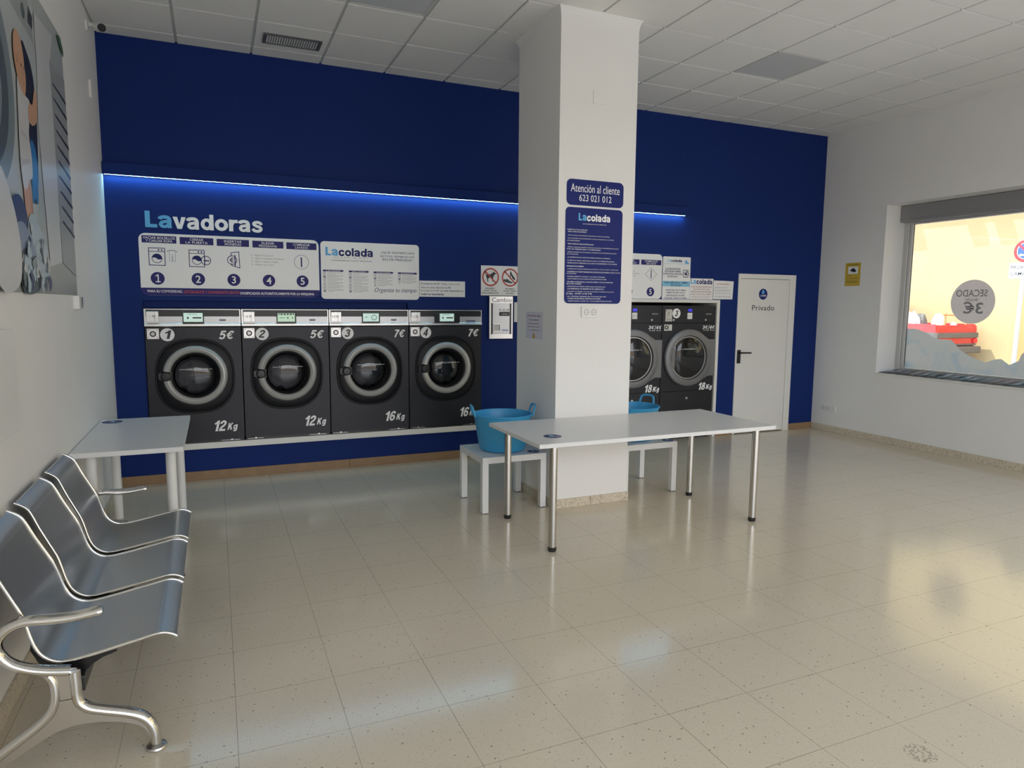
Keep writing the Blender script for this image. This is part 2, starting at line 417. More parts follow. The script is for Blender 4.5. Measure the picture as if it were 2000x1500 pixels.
def ribbon(bm, P, pts, wd, n, mi, k=5, closed=False):
    """flat stroke of constant width along a smooth line"""
    if closed: Q = list(pts)+[pts[0]]
    elif len(pts) == 2: Q = list(pts)
    else: Q = catmull(pts, k)
    prev = None
    for i, (u, v) in enumerate(Q):
        a = Q[max(i-1, 0)]; b = Q[min(i+1, len(Q)-1)]
        if closed and i in (0, len(Q)-1): a, b = Q[-2], Q[1]
        du, dv = b[0]-a[0], b[1]-a[1]; ln = math.hypot(du, dv) or 1
        pu, pv = -dv/ln*wd/2, du/ln*wd/2
        cur = (bm.verts.new(P(u+pu, v+pv, n)), bm.verts.new(P(u-pu, v-pv, n)))
        if prev: f = bm.faces.new((prev[0], prev[1], cur[1], cur[0])); f.material_index = mi
        prev = cur
def catmull(P_, k=3):
    o = []
    for i in range(len(P_)-1):
        a, b, c, d = P_[max(i-1, 0)], P_[i], P_[i+1], P_[min(i+2, len(P_)-1)]
        for j in range(k):
            s = j/k; o.append(tuple(.5*(2*b[q]+(-a[q]+c[q])*s+(2*a[q]-5*b[q]+4*c[q]-d[q])*s*s+(-a[q]+3*b[q]-3*c[q]+d[q])*s**3) for q in (0, 1)))
    return o+[P_[-1]]
def _el(cx, cy, rx, ry): return circ_pts(cx, cy, rx, 28, ry)
# heavy grotesque letters: name -> (advance, [(line, stroke width, kind)])
HV = {
 'L': (.60, [([(.12, 1), (.12, 0)], .24, 0), ([(0, .105), (.58, .105)], .21, 0)]),
 'a': (.68, [([(.055, .53), (.11, .63), (.29, .675), (.45, .645), (.525, .52), (.525, .2), (.535, 0)], .205, 0), ([(.50, .415), (.33, .395), (.16, .34), (.105, .22), (.155, .115), (.28, .085), (.43, .14), (.50, .27)], .185, 0)]),
 'v': (.68, [([(0, .75), (.235, .75), (.345, .27), (.45, .75), (.68, .75), (.46, 0), (.225, 0)], 0, 2)]),
 'd': (.70, [([(.58, 1), (.58, 0)], .22, 0), (_el(.32, .37, .22, .275), .20, 1)]),
 'o': (.72, [(_el(.36, .375, .25, .275), .215, 1)]),
 'r': (.48, [([(.115, .75), (.115, 0)], .23, 0), ([(.13, .38), (.2, .56), (.31, .645), (.48, .64)], .21, 0)]),
 's': (.62, [([(.535, .50), (.47, .62), (.31, .665), (.15, .615), (.14, .50), (.30, .40), (.47, .325), (.505, .20), (.42, .10), (.29, .08), (.14, .115), (.06, .235)], .185, 0)]),
 'c': (.66, [([(.57, .49), (.47, .63), (.33, .655), (.17, .57), (.11, .375), (.17, .17), (.33, .09), (.48, .13), (.575, .27)], .21, 0)]),
 'l': (.26, [([(.12, 1), (.12, 0)], .22, 0)]),
 '1': (.50, [([(.36, 1), (.36, 0)], .23, 0), ([(.03, .70), (.18, .76), (.32, .93)], .17, 0)]),
 '2': (.66, [([(.10, .68), (.15, .83), (.32, .90), (.49, .83), (.51, .67), (.40, .50), (.20, .33), (.10, .12)], .20, 0), ([(.02, .095), (.63, .095)], .19, 0)]),
 '3': (.66, [([(.10, .74), (.17, .86), (.33, .90), (.48, .82), (.48, .66), (.38, .56), (.24, .545)], .195, 0), ([(.24, .53), (.42, .51), (.53, .36), (.49, .17), (.32, .09), (.16, .13), (.08, .27)], .20, 0)]),
 '4': (.70, [([(.46, 1), (.46, 0)], .22, 0), ([(.44, .97), (.08, .30)], .16, 0), ([(.0, .28), (.66, .28)], .17, 0)]),
 '5': (.66, [([(.17, .905), (.60, .905)], .19, 0), ([(.20, .99), (.12, .47)], .18, 0), ([(.11, .50), (.24, .60), (.40, .58), (.53, .44), (.50, .20), (.34, .09), (.18, .12), (.07, .26)], .19, 0)]),
 '6': (.66, [([(.56, .74), (.48, .87), (.33, .905), (.17, .78), (.10, .48), (.15, .20), (.32, .09), (.50, .18), (.53, .36), (.43, .52), (.28, .53), (.15, .40)], .19, 0)]),
 '7': (.62, [([(.03, .90), (.61, .90)], .19, 0), ([(.54, .86), (.38, .60), (.28, .30), (.24, 0)], .21, 0)]),
 '8': (.66, [(_el(.33, .735, .18, .175), .18, 1), (_el(.33, .28, .215, .195), .19, 1)]),
 '\u20ac': (.72, [([(.68, .76), (.58, .87), (.44, .90), (.27, .76), (.21, .50), (.27, .23), (.44, .10), (.58, .13), (.67, .25)], .18, 0), ([(.02, .605), (.57, .605)], .10, 0), ([(.02, .42), (.53, .42)], .10, 0)]),
 'K': (.76, [([(.12, 1), (.12, 0)], .23, 0), ([(.16, .36), (.62, 1.0)], .22, 0), ([(.34, .58), (.64, 0)], .23, 0)]),
 'g': (.70, [(_el(.31, .38, .21, .265), .195, 1), ([(.575, .75), (.575, .05), (.52, -.12), (.36, -.175), (.20, -.15), (.10, -.06)], .19, 0)]),
 '/': (.40, [([(.04, -.1), (.36, 1.08)], .13, 0)]),
}
def heavy(bm, P, s, u0, u1, v0, h, n, mi=0, shear=0, k=4):
    """heavy lettering: cap height h, baseline v0, stretched to u0..u1"""
    adv = sum(HV[c][0] for c in s)+.05*(len(s)-1); sc = (u1-u0-shear*h*.9)/adv
    Q = lambda u, v, d: P(u+shear*(v-v0), v, d)
    x = u0
    for c in s:
        w_, st = HV[c]
        for q_, (pts, t_, kd) in enumerate(st):
            T = lambda u, v, d, x=x: Q(x+u*sc, v0+v*h, d)
            if kd == 2: poly(bm, T, pts, n, mi)
            else: ribbon(bm, T, pts, t_, n+.0003*q_, mi, k, closed=kd == 1)
        x += (w_+.05)*sc
def slab(P, pts, th, n0=0): 
    bm = NB(); prism(bm, pts, lambda u, v, d: P(u, v, d), n0+.001, n0+th); return fixn(bm)

# ------------------------------------------------------------------ the room
H = 3.838; XR = 8.22; YF = -8.8
bm = NB(); box(bm, -.3, 8.7, YF-.1, .7, -.12, 0); obj('floor', bm, 'floor', kind='structure')

def wall_holes(bm, P, u0, u1, v0, v1, holes, th, mi=0):
    us = sorted({u0, u1, *[h[0] for h in holes], *[h[1] for h in holes]}); vv = sorted({v0, v1, *[h[2] for h in holes], *[h[3] for h in holes]})
    vert = {}
    def V(i, j, d):
        k = (i, j, d)
        if k not in vert: vert[k] = bm.verts.new(P(us[i], vv[j], -d*th))
        return vert[k]
    solid = lambda i, j: 0 <= i < len(us)-1 and 0 <= j < len(vv)-1 and not any(h[0] <= us[i] < h[1] and h[2] <= vv[j] < h[3] for h in holes)
    for i in range(len(us)-1):
        for j in range(len(vv)-1):
            if not solid(i, j): continue
            for d in (0, 1): bm.faces.new((V(i, j, d), V(i+1, j, d), V(i+1, j+1, d), V(i, j+1, d))).material_index = mi
            for (a, b), q in (((i-1, j), ((i, j), (i, j+1))), ((i+1, j), ((i+1, j), (i+1, j+1))), ((i, j-1), ((i, j), (i+1, j))), ((i, j+1), ((i, j+1), (i+1, j+1)))):
                if not solid(a, b):
                    bm.faces.new((V(*q[0], 0), V(*q[1], 0), V(*q[1], 1), V(*q[0], 1))).material_index = mi
    return fixn(bm)
bm = NB()
wall_holes(bm, PB(0), 0, XR, 0, H+.06, [(.245, 2.615, .352, 1.645), (2.615, 3.41, .352, 1.5785), (4.9, 6.525, 0, 1.68), (6.85, 7.80, 0, 2.044)], .62)
obj('wall_back', bm, 'blue_wall', kind='structure')
bm = NB(); box(bm, .0, XR, .62, .72, 0, H+.06); obj('trim_4', bm, 'anth_dark', kind='structure', label='dark backing wall behind the machine openings')
bm = NB(); box(bm, -.3, 0, YF, .7, 0, H+.06); obj('wall_left', bm, 'white_wall', kind='structure')
bm = NB(); wall_holes(bm, PR(XR), -.7, -YF, 0, H+.06, [(.937, 4.0, .825, 2.852), (4.6, 8.3, .2, 2.9)], .45)  # second opening belongs to the added, unseen window that lights the left wall
obj('wall_right', bm, 'white_wall', kind='structure')
bm = NB(); wall_holes(bm, lambda u, v, n: Vector((u, YF+n, v)), 0, XR, 0, H+.06, [(.15, 8.05, 0, 3.3)], .2)
obj('wall_front', bm, 'white_wall', kind='structure')
# front shop window bars (behind the camera)
t = thing('window_2', None, None, (4.1, YF-.08, 0), kind='structure')
bm = NB()
for x in (.15, 2.1, 3.95, 4.95, 6.4, 7.99): box(bm, x, x+.06, YF-.12, YF-.05, 0, 3.3)
for x0, x1, z in ((.21, 2.1, 0), (2.16, 3.95, 0), (5.01, 6.4, 0), (6.46, 7.99, 0), (.21, 7.99, 3.24), (.21, 7.99, 2.2)): box(bm, x0, x1, YF-.11, YF-.06, z, z+.06)
obj('frame', bm, 'alu_frame', t)
t = thing('added_window_3', None, None, (8.58, -6.45, .2), kind='structure')  # unseen side window, added to bring more daylight onto the left wall
bm = NB()
for y in (-8.3, -6.48, -4.66): box(bm, 8.545, 8.61, y, y+.06, .2, 2.9)
for z in (.2, 2.84): box(bm, 8.55, 8.60, -8.24, -4.66, z, z+.06)
obj('frame', bm, 'alu_frame', t)

# ceiling: tegular tiles in a recessed grid
GX, GY = 1.2045, -.2064
gap = .0115
skip = {(1, 2), (7, 2)}
bm = NB()
cells = []
for c in range(-3, 13):
    for r in range(-1, 15):
        x0 = max(GX+.6*c+gap, .0005); x1 = min(GX+.6*(c+1)-gap, XR-.0005)
        y1 = min(GY-.6*r-gap, -.0005); y0 = max(GY-.6*(r+1)+gap, YF+.0005)
        if x1-x0 < .005 or y1-y0 < .005 or (c, r) in skip: continue
        box(bm, x0, x1, y0, y1, H, H+.02)
box(bm, 0, XR, YF, 0, H+.011, H+.06, 1)
box(bm, -.3, 8.7, YF-.2, .75, H+.06, H+.35, 1)
obj('ceiling', bm, ['ceil_tile', 'ceil_bar'], kind='structure')

# pillar
bm = NB(); PX0, PX1, PY0, PY1 = 3.267, 3.951, -2.03, -1.268
box(bm, PX0, PX1, PY0, PY1, 0, H+.01)
for v in bm.verts: pass
fl = [(0, H-.085), (.004, H-.05), (.012, H-.02), (.03, H+.005)]
for (a, za), (b, zb) in zip(fl, fl[1:]):
    qa = [(PX0-a, PY0-a), (PX1+a, PY0-a), (PX1+a, PY1+a), (PX0-a, PY1+a)]; qb = [(PX0-b, PY0-b), (PX1+b, PY0-b), (PX1+b, PY1+b), (PX0-b, PY1+b)]
    A = [bm.verts.new((*q, za)) for q in qa]; B = [bm.verts.new((*q, zb)) for q in qb]
    for i in range(4): bm.faces.new((A[i], A[(i+1) % 4], B[(i+1) % 4], B[i]))
obj('wall_pillar', fixn(bm), 'white_wall', kind='structure')
bm = NB()
k = .013
for x0, x1, y0, y1 in ((PX0-k, PX0+.33, PY0-k, PY0), (PX0+.333, PX1+k, PY0-k, PY0), (PX0-k, PX0, PY0, PY0+.4), (PX0-k, PX0, PY0+.403, PY1+k), (PX1, PX1+k, PY0, PY1+k), (PX0, PX1, PY1, PY1+k)):
    box(bm, x0, x1, y0, y1, 0, .076, 0, .002, 1)
obj('baseboard_pillar', bm, 'stone_skirt', kind='structure')
bm = NB()
y = -.014
while y > YF+.01:
    y2 = max(y-.4, YF); box(bm, 0, .013, y2+.001, y-.001, 0, .085, 0, .002, 1); y = y2
obj('baseboard_left', bm, 'stone_skirt', kind='structure')
bm = NB()
y = -.014
while y > YF+.01:
    y2 = max(y-.4, YF); box(bm, XR-.013, XR, y2+.001, y-.001, 0, .085, 0, .002, 1); y = y2
obj('baseboard_right', bm, 'stone_skirt', kind='structure')
bm = NB()
for x0, x1 in ((0, 2.0), (2.001, 4.0), (4.001, 4.86), (6.567, 6.848), (7.802, XR)): box(bm, x0, x1, -.012, 0, 0, .084, 0, .002, 1)
obj('baseboard_back', bm, 'wood_skirt', kind='structure')

bm = NB(); box(bm, .246, 2.614, .045, .6, 1.5805, 1.6445); obj('trim_3', bm, 'blue_wall', kind='structure', label='blue infill strip set back above the washing machines')
# white ledge under the washers, white surround of the dryer recess
bm = NB(); box(bm, .2, 3.46, -.045, .05, .296, .352, 0, .004, 2); obj('trim_1', bm, 'white_gloss', kind='structure', label='white ledge under the washing machines')
bm = NB()
box(bm, 6.521, 6.566, -.02, .5, 0, 1.712, 0, .003, 1); box(bm, 4.86, 6.521, -.02, .5, 1.675, 1.712, 0, .003, 1); box(bm, 4.86, 4.9, -.02, .5, 0, 1.675, 0, .003, 1)
obj('trim_2', bm, 'white_gloss', kind='structure', label='white surround of the dryer recess')

# door
t = thing('door_1', None, None, (7.32, 0, 0), kind='structure')
bm = NB()
box(bm, 6.85, 6.883, -.012, .12, 0, 2.044, 0, .003, 1); box(bm, 7.70, 7.80, -.012, .028, 0, 2.044, 0, .003, 1); box(bm, 6.883, 7.70, -.012, .12, 1.985, 2.044, 0, .003, 1)
box(bm, 7.74, 7.80, .028, .12, 0, 1.985)
obj('door_frame', bm, 'white_gloss', t)
bm = NB(); box(bm, 6.886, 7.697, -.004, .045, .012, 1.981, 0, .002, 1); lf = obj('door_leaf', bm, 'white_gloss', t)
bm = NB(); box(bm, 6.870, 6.932, -.016, -.004, .915, 1.088, 0, .006, 2)
cyl(bm, (6.90, -.016, 1.052), (6.90, -.058, 1.052), .011, seg=16); sweep(bm, [(6.89, -.055, 1.052), (6.95, -.057, 1.052), (7.02, -.055, 1.05), (7.068, -.048, 1.048)], .010, .010, upv=(0, 1, 0))
obj('door_handle', bm, 'black', lf, smooth=True)
bm = NB(); P = PB(-.0)
text(bm, P, 'Privado', 7.088, 1.585, 7.455, 1.653, .0052); obj('door_lettering', bm, 'black_print', lf)
bm = NB(); poly(bm, P, circ_pts(7.259, 1.793, .070, 36), .005, 0)
poly(bm, P, smooth_pts([(7.257, 1.853), (7.275, 1.825), (7.277, 1.806), (7.257, 1.796), (7.237, 1.806), (7.239, 1.825)]), .0055, 1)
rect(bm, P, 7.286, 1.822, 7.290, 1.834, .0055, 1)
text(bm, P, 'La', 7.205, 1.772, 7.226, 1.787, .0055, 1, .03); text(bm, P, 'colada', 7.227, 1.772, 7.311, 1.787, .0055, 2, .03)
rect(bm, P, 7.21, 1.762, 7.308, 1.765, .0055, 2)
obj('door_sticker', bm, ['sign_blue', 'cyan', 'white_print'], lf)

# side window
t = thing('window_1', None, None, (8.58, -2.5, .845), kind='structure')
bm = NB()
X0, X1 = 8.545, 8.61
box(bm, X0, X1, -1.0, -.937, .845, 2.70, 0, .003, 1); box(bm, X0, X1, -4.0, -3.94, .845, 2.70, 0, .003, 1)
box(bm, X0, X1, -3.94, -1.0, .845, .905, 0, .003, 1); box(bm, X0, X1, -3.94, -1.0, 2.63, 2.70, 0, .003, 1)
box(bm, X0+.01, X1-.01, -1.038, -1.003, .905, 2.63, 0, .002, 1)
obj('window_frame', bm, 'alu_frame', t)
bm = NB(); box(bm, 8.572, 8.575, -1.036, -1.031, .91, 2.63); box(bm, 8.572, 8.575, -1.050, -1.043, .91, 2.63)
obj('gasket', bm, 'rubber', t)
bm = NB(); box(bm, 8.585, 8.587, -3.94, -1.03, .9, 2.635); obj('window_pane', bm, 'glass', t)
bm = NB(); box(bm, 8.455, 8.64, -3.99, -.94, 2.655, 2.848, 0, .006, 2); box(bm, 8.452, 8.456, -3.99, -.94, 2.682, 2.688); sb = obj('shutter_box', bm, 'pvc_grey', t)
bm = NB(); box(bm, XR-.014, 8.545, -4.0, -.937, .826, .8455, 0, .002, 1); obj('window_sill', bm, 'white_gloss', t)
fp = [(-1.042, 1.382), (-1.12, 1.386), (-1.179, 1.382), (-1.286, 1.346), (-1.392, 1.288), (-1.473, 1.273), (-1.599, 1.273), (-1.64, 1.239), (-1.693, 1.177), (-1.791, 1.118), (-1.885, 1.079), (-2.003, 1.044), (-2.103, 1.088), (-2.162, 1.095), (-2.197, 1.072), (-2.246, 1.038), (-2.335, 1.087), (-2.36, 1.16), (-2.43, 1.235), (-2.52, 1.24), (-2.62, 1.16), (-2.8, 1.09), (-3.0, 1.13), (-3.2, 1.22), (-3.5, 1.3), (-3.935, 1.25)]
bm = NB()
for (a_, za), (b_, zb) in zip(fp, fp[1:]): poly(bm, lambda u, v, n: Vector((8.5835-n, u, v)), [(a_, .907), (b_, .907), (b_, zb), (a_, za)], 0)
bmesh.ops.remove_doubles(bm, verts=bm.verts, dist=1e-5)
tag(obj('window_film', bm, 'film', None, origin=(8.58, -2.4, .9)), 'translucent film with blue foam pattern along the bottom of the side window pane', 'window film')
t2 = thing('window_sticker', 'round grey SECADO desde 3€ sticker on the side window, lettering reversed', 'sticker', (8.582, -1.81, 1.708))
bm = NB(); poly(bm, PR(8.5835), circ_pts(1.802, 1.708, .245, 48), 0); obj('disc', bm, 'film_grey', t2)
bm = NB(); P = PR(8.582)
text(bm, P, 'SECADO', 1.615, 1.765, 1.96, 1.842, .001, flip=True, bold=.01); text(bm, P, 'desde', 1.725, 1.715, 1.865, 1.755, .001, flip=True); text(bm, P, '3€', 1.705, 1.575, 1.925, 1.708, .001, flip=True, bold=.02)
obj('lettering', bm, 'grey_print', t2)

# light pelmet with LED strip on the back wall
t = thing('light_pelmet', 'long dark blue wall pelmet with a glowing LED strip underneath', 'light', (3.02, 0, 2.74))
bm = NB(); box(bm, 0.003, 6.03, -.075, -.001, 2.71, 2.79, 0, .002, 1); box(bm, .003, 6.03, -.075, -.063, 2.691, 2.711)
obj('body', bm, 'blue_wall', t)
bm = NB(); box(bm, .01, 5.975, -.044, -.030, 2.6955, 2.7095, 1); rect(bm, lambda u, v, n: Vector((u, v, 2.695)), .012, -.043, 5.973, -.031, 0, 0); obj('led_strip', bm, ['led', 'white_plastic'], t)

# ------------------------------------------------------------------ ceiling fittings
def led_panel(c, label):
    x0 = GX+.6*c+gap; y1 = GY-1.2-gap; x1 = x0+.6-2*gap; y0 = y1-.6+2*gap
    t = thing('ceiling_light_panel', label, 'light', ((x0+x1)/2, (y0+y1)/2, H), group='unlit square ceiling light panels')
    bm = NB()
    for a in ((x0, x1, y0, y0+.014), (x0, x1, y1-.014, y1), (x0, x0+.014, y0+.014, y1-.014), (x1-.014, x1, y0+.014, y1-.014)): box(bm, *a, H+.001, H+.0105)
    obj('frame', bm, 'ceil_bar', t)
    bm = NB(); box(bm, x0+.014, x1-.014, y0+.014, y1-.014, H+.004, H+.0105); obj('diffuser', bm, 'led_panel_off', t)
led_panel(1, 'unlit grey square light panel in the ceiling left of the pillar')
led_panel(7, 'unlit grey square light panel in the ceiling right of the pillar')
t = thing('ceiling_vent', 'slatted rectangular air grille in a ceiling tile near the blue wall', 'vent', (1.51, -.465, H))
x0, x1, y0, y1 = 1.277, 1.745, -.576, -.36
bm = NB()
for a in ((x0, x1, y0, y0+.014), (x0, x1, y1-.014, y1), (x0, x0+.024, y0+.014, y1-.014), (x1-.024, x1, y0+.014, y1-.014)): box(bm, *a, H-.014, H-.0005)
obj('frame', bm, 'grille_frame', t)
bm = NB(); box(bm, x0+.02, x1-.02, y0+.01, y1-.01, H-.003, H-.0005); obj('backing', bm, 'grille_dark', t)
bm = NB()
n = 21
for i in range(n):
    x = x0+.036+(x1-x0-.072)*i/(n-1)
    prism(bm, [(x-.009, H-.012), (x+.006, H-.004), (x+.008, H-.004), (x-.005, H-.012)], lambda u, v, d: Vector((u, d, v)), y0+.014, y1-.014)
obj('slats', fixn(bm), 'white_plastic', t)

# ------------------------------------------------------------------ washing machines
def washer(idx, x0, x1, price, kg, dark, bez, scr, kgw, pricew, green, badge, label):
    cx = (x0+x1)/2
    t = thing('washing_machine', label, 'washing machine', (cx, .25, .352), group='coin-operated washing machines')
    a = x0+.003; b = x1-.003; FY = -.03
    P = PB(FY)
    ux = x0+.391; uz = .972
    bm = NB()
    # cabinet: front panel with a round opening, side, top and bottom sheets
    N = 48; rO = .248
    circ = [bm.verts.new(P(ux+rO*math.cos(2*math.pi*j/N), uz+rO*math.sin(2*math.pi*j/N), 0)) for j in range(N)]
    def edge(j):
        an = 2*math.pi*j/N; c, s = math.cos(an), math.sin(an)
        k = 1e9
        if c > 1e-6: k = min(k, (b-ux)/c)
        if c < -1e-6: k = min(k, (a-ux)/c)
        if s > 1e-6: k = min(k, (1.408-uz)/s)
        if s < -1e-6: k = min(k, (.375-uz)/s)
        return (ux+k*c, uz+k*s)
    ep = [edge(j) for j in range(N)]
    # snap the nearest ray of each quadrant to the corner
    for (qx, qz) in ((b, 1.408), (a, 1.408), (a, .375), (b, .375)):
        j = min(range(N), key=lambda j: (ep[j][0]-qx)**2+(ep[j][1]-qz)**2); ep[j] = (qx, qz)
    ev = [bm.verts.new(P(u, v, 0)) for u, v in ep]
    for j in range(N): bm.faces.new((circ[j], circ[(j+1) % N], ev[(j+1) % N], ev[j]))
    e2 = [bm.verts.new((v.co.x, .5, v.co.z)) for v in ev]
    for j in range(N): bm.faces.new((ev[j], ev[(j+1) % N], e2[(j+1) % N], e2[j]))
    bm.faces.new(e2)
    obj('cabinet', fixn(bm), 'anthracite', t)
    bm = NB(); box(bm, a+.004, b-.004, FY+.012, .48, .3525, .374)
    if True:
        box(bm, a+.02, a+.16, FY+.006, FY+.014, .361, .364, 1); box(bm, b-.2, b-.04, FY+.006, FY+.014, .361, .364, 1)
        cyl(bm, (b-.11, FY+.014, .367), (b-.11, FY+.004, .367), .008, seg=12, mi=1); cyl(bm, (a+.09, FY+.014, .367), (a+.09, FY+.004, .367), .008, seg=12, mi=1)
    obj('base_strip', bm, ['black', 'steel'], t)
    # control panel: sloped silver fascia, black upper strip, steel frame
    bm = NB()
    prism(bm, [(FY-.006, 1.412), (FY-.020, 1.420), (FY-.020, 1.438), (FY-.012, 1.446), (FY-.012, 1.572), (FY-.002, 1.577), (.45, 1.577), (.45, 1.412)], lambda u, v, d: Vector((d, u, v)), a-.001, b+.001)
    cp = obj('control_panel', fixn(bm), 'steel', t)
    Pc = PB(FY-.012)
    bm = NB(); rect(bm, Pc, a+.012, 1.447, b-.008, 1.506, .0006); obj('fascia', bm, 'silver_panel', cp)
    bm = NB(); rect(bm, Pc, a+.012, 1.506, b-.008, 1.566, .0008); obj('upper_strip', bm, 'black', cp)
    bm = NB(); box(bm, x0+bez[0], x0+bez[1], FY-.022, FY-.012, 1.447, 1.545, 0, .002, 1); bz = obj('display_bezel', bm, 'black', cp)
    Ps = PB(FY-.022)
    s0, s1 = x0+scr[0], x0+scr[1]
    bm = NB(); rect(bm, Ps, s0, 1.458, s1, 1.537, .0006, 0)
    w_ = s1-s0
    if dark == 'ring':
        ring2(bm, Ps, s0+.70*w_, 1.497, .022, .027, .001, 1); text(bm, Ps, '3', s0+.68*w_, 1.49, s0+.72*w_, 1.505, .001, 1)
        rect(bm, Ps, s0+.12*w_, 1.505, s0+.32*w_, 1.508, .001, 1); rect(bm, Ps, s0+.12*w_, 1.494, s0+.26*w_, 1.497, .001, 1)
    elif dark == 'menu':
        rect(bm, Ps, s0+.04*w_, 1.520, s1-.04*w_, 1.534, .001, 1)
        for q in range(5): rect(bm, Ps, s0+(.1+.18*q)*w_, 1.5225, s0+(.18+.18*q)*w_, 1.5305, .0012, 0)
        rect(bm, Ps, s0+.1*w_, 1.492, s0+.42*w_, 1.496, .001, 1); rect(bm, Ps, s0+.56*w_, 1.486, s0+.62*w_, 1.502, .001, 1); rect(bm, Ps, s0+.84*w_, 1.488, s0+.9*w_, 1.50, .001, 1)
    else:
        rect(bm, Ps, s0+.2*w_, 1.524, s0+.7*w_, 1.527, .001, 1); rect(bm, Ps, s0+.18*w_, 1.484, s0+.27*w_, 1.502, .001, 1); rect(bm, Ps, s0+.47*w_, 1.488, s0+.93*w_, 1.500, .001, 1)
    obj('screen', bm, ['screen_green' if green else 'screen', 'black_print'], bz)
    bm = NB(); prism(bm, rr_pts(x0+badge[0], badge[2], x0+badge[1], badge[3], .008 if badge[3]-badge[2] < .02 else .013), lambda u, v, d: Pc(u, v, d), .0006, .003)
    fixn(bm); bh = badge[3]-badge[2]
    text(bm, Pc, 'primus', x0+badge[0]+.006, badge[2]+bh*.25, x0+badge[1]-.006, badge[3]-bh*.2, .0034, 1, .02)
    obj('maker_badge', bm, ['navy', 'white_print'], cp)
    bm = NB(); box(bm, x0+.019, x0+.116, FY-.020, FY-.0135, 1.457, 1.549, 0, .002, 1)
    Pq = PB(FY-.020)
    text(bm, Pq, '1€', x0+.031, 1.494, x0+.066, 1.518, .001, 2, .02); ring2(bm, Pq, x0+.080, 1.508, .006, .011, .001, 1, 20); rect(bm, Pq, x0+.085, 1.53, x0+.087, 1.545, .001, 1); rect(bm, Pq, x0+.083, 1.478, x0+.087, 1.494, .001, 1); rect(bm, Pq, x0+.079, 1.464, x0+.091, 1.468, .001, 1)
    obj('coin_slot', bm, ['steel', 'black', 'white_print'], cp)
    # lock plate
    bm = NB(); box(bm, x0+.016, x0+.112, FY-.006, FY-.0005, 1.306, 1.400, 0, .002, 1)
    Pk = PB(FY-.006); ring2(bm, Pk, x0+.064, 1.352, .014, .026, .0008, 1); poly(bm, Pk, circ_pts(x0+.064, 1.352, .005, 12), .0008, 1)
    for du, dv in ((.03, 1.32), (.098, 1.32), (.03, 1.387), (.098, 1.387)): poly(bm, Pk, circ_pts(x0+du, dv, .004, 10), .0008, 1)
    obj('lock_plate', bm, ['steel', 'black'], t)
    # lettering
    bm = NB(); poly(bm, P, circ_pts(x0+.177, 1.344, .0575, 40), .0008, 0); heavy(bm, P, str(idx), x0+.177-.032, x0+.177+.034, 1.308, .074, .0014, 1, .25)
    obj('number_disc', bm, ['white_print', 'black_print'], t)
    bm = NB(); heavy(bm, P, price, x0+pricew[0], x0+pricew[1], 1.299, .078, .001, 0, .25); obj('price_lettering', bm, 'white_print', t)
    q = x0+kgw[0]; wq = kgw[1]-kgw[0]
    bm = NB(); heavy(bm, P, kg, q, q+wq*.60, .452, .098, .001, 0, .25); heavy(bm, P, 'K', q+wq*.58, q+wq*.84, .459, .064, .001, 0, .25); heavy(bm, P, 'g', q+wq*.81, q+wq*1.03, .459, .062, .001, 0, .2)
    obj('capacity_lettering', bm, 'white_print', t)
    # door
    def sq(k, rx, rz, e=2.6, lift=0): 
        o = []
        for j in range(64):
            an = 2*math.pi*j/64; c, s = math.cos(an), math.sin(an)
            o.append((ux+math.copysign(abs(c)**(2/e), c)*rx*k, uz-.004+math.copysign(abs(s)**(2/e), s)*rz*k))
        return o
    bm = NB()
    rings = []
    for k_, n_ in ((1.0, .0), (1.0, .010), (.985, .014), (.955, .014), (.94, .008), (.93, .010), (.78, .016), (.72, .016)):
        rings.append([bm.verts.new(P(u, v, n_)) for u, v in sq(k_, .328, .340, 2.5)])
    inner = [bm.verts.new(P(ux+.246*math.cos(2*math.pi*j/64), uz+.246*math.sin(2*math.pi*j/64), .016)) for j in range(64)]
    rings.append(inner)
    for A, B in zip(rings, rings[1:]):
        for j in range(64): f = bm.faces.new((A[j], A[(j+1) % 64], B[(j+1) % 64], B[j])); f.smooth = True
    dr = obj('door_surround', fixn(bm), 'anth_dark', t, smooth=True)
    # C-shaped steel ring, open at the handle
    bm = NB()
    prof = [(.205, .018), (.206, .034), (.214, .046), (.232, .054), (.250, .050), (.264, .036), (.268, .017)]
    j0, j1 = math.radians(191), math.radians(169+0)
    K = 60; prev = None; ends = []
    for i in range(K+1):
        an = math.radians(-170)+math.radians(340)*i/K
        ring = [bm.verts.new(P(ux+r*math.cos(an), uz+.006+r*math.sin(an), h)) for r, h in prof]
        if prev:
            for A, B, C_, D in zip(prev, prev[1:], ring[1:], ring): f = bm.faces.new((A, B, C_, D)); f.smooth = True
        if i in (0, K): bm.faces.new(ring)
        prev = ring
    rg = obj('door_ring', fixn(bm), 'ring_steel', t, smooth=True)
    bm = NB()
    lathe(bm, [(.034, .018), (.042, .03), (.044, .045), (.040, .056), (.030, .061)], (ux-.237, FY, uz+.004), 'y', 28)
    r_ = lathe(bm, [(.030, .061), (.001, .062)], (ux-.237, FY, uz+.004), 'y', 28)
    prism(bm, [(ux-.30, uz-.022), (ux-.237, uz-.036), (ux-.19, uz-.036), (ux-.19, uz+.044), (ux-.237, uz+.044), (ux-.30, uz+.03)], lambda u, v, d: P(u, v, d), .017, .04)
    obj('door_handle', fixn(bm), 'black', rg, smooth=True)
    # black funnel, glass bowl, drum
    bm = NB(); lathe(bm, [(.246, .016), (.206, .020), (.196, .010), (.186, -.03), (.180, -.055), (.172, -.06)], (ux, FY, uz), 'y', 56); obj('door_seal', fixn(bm), 'rubber', dr, smooth=True)
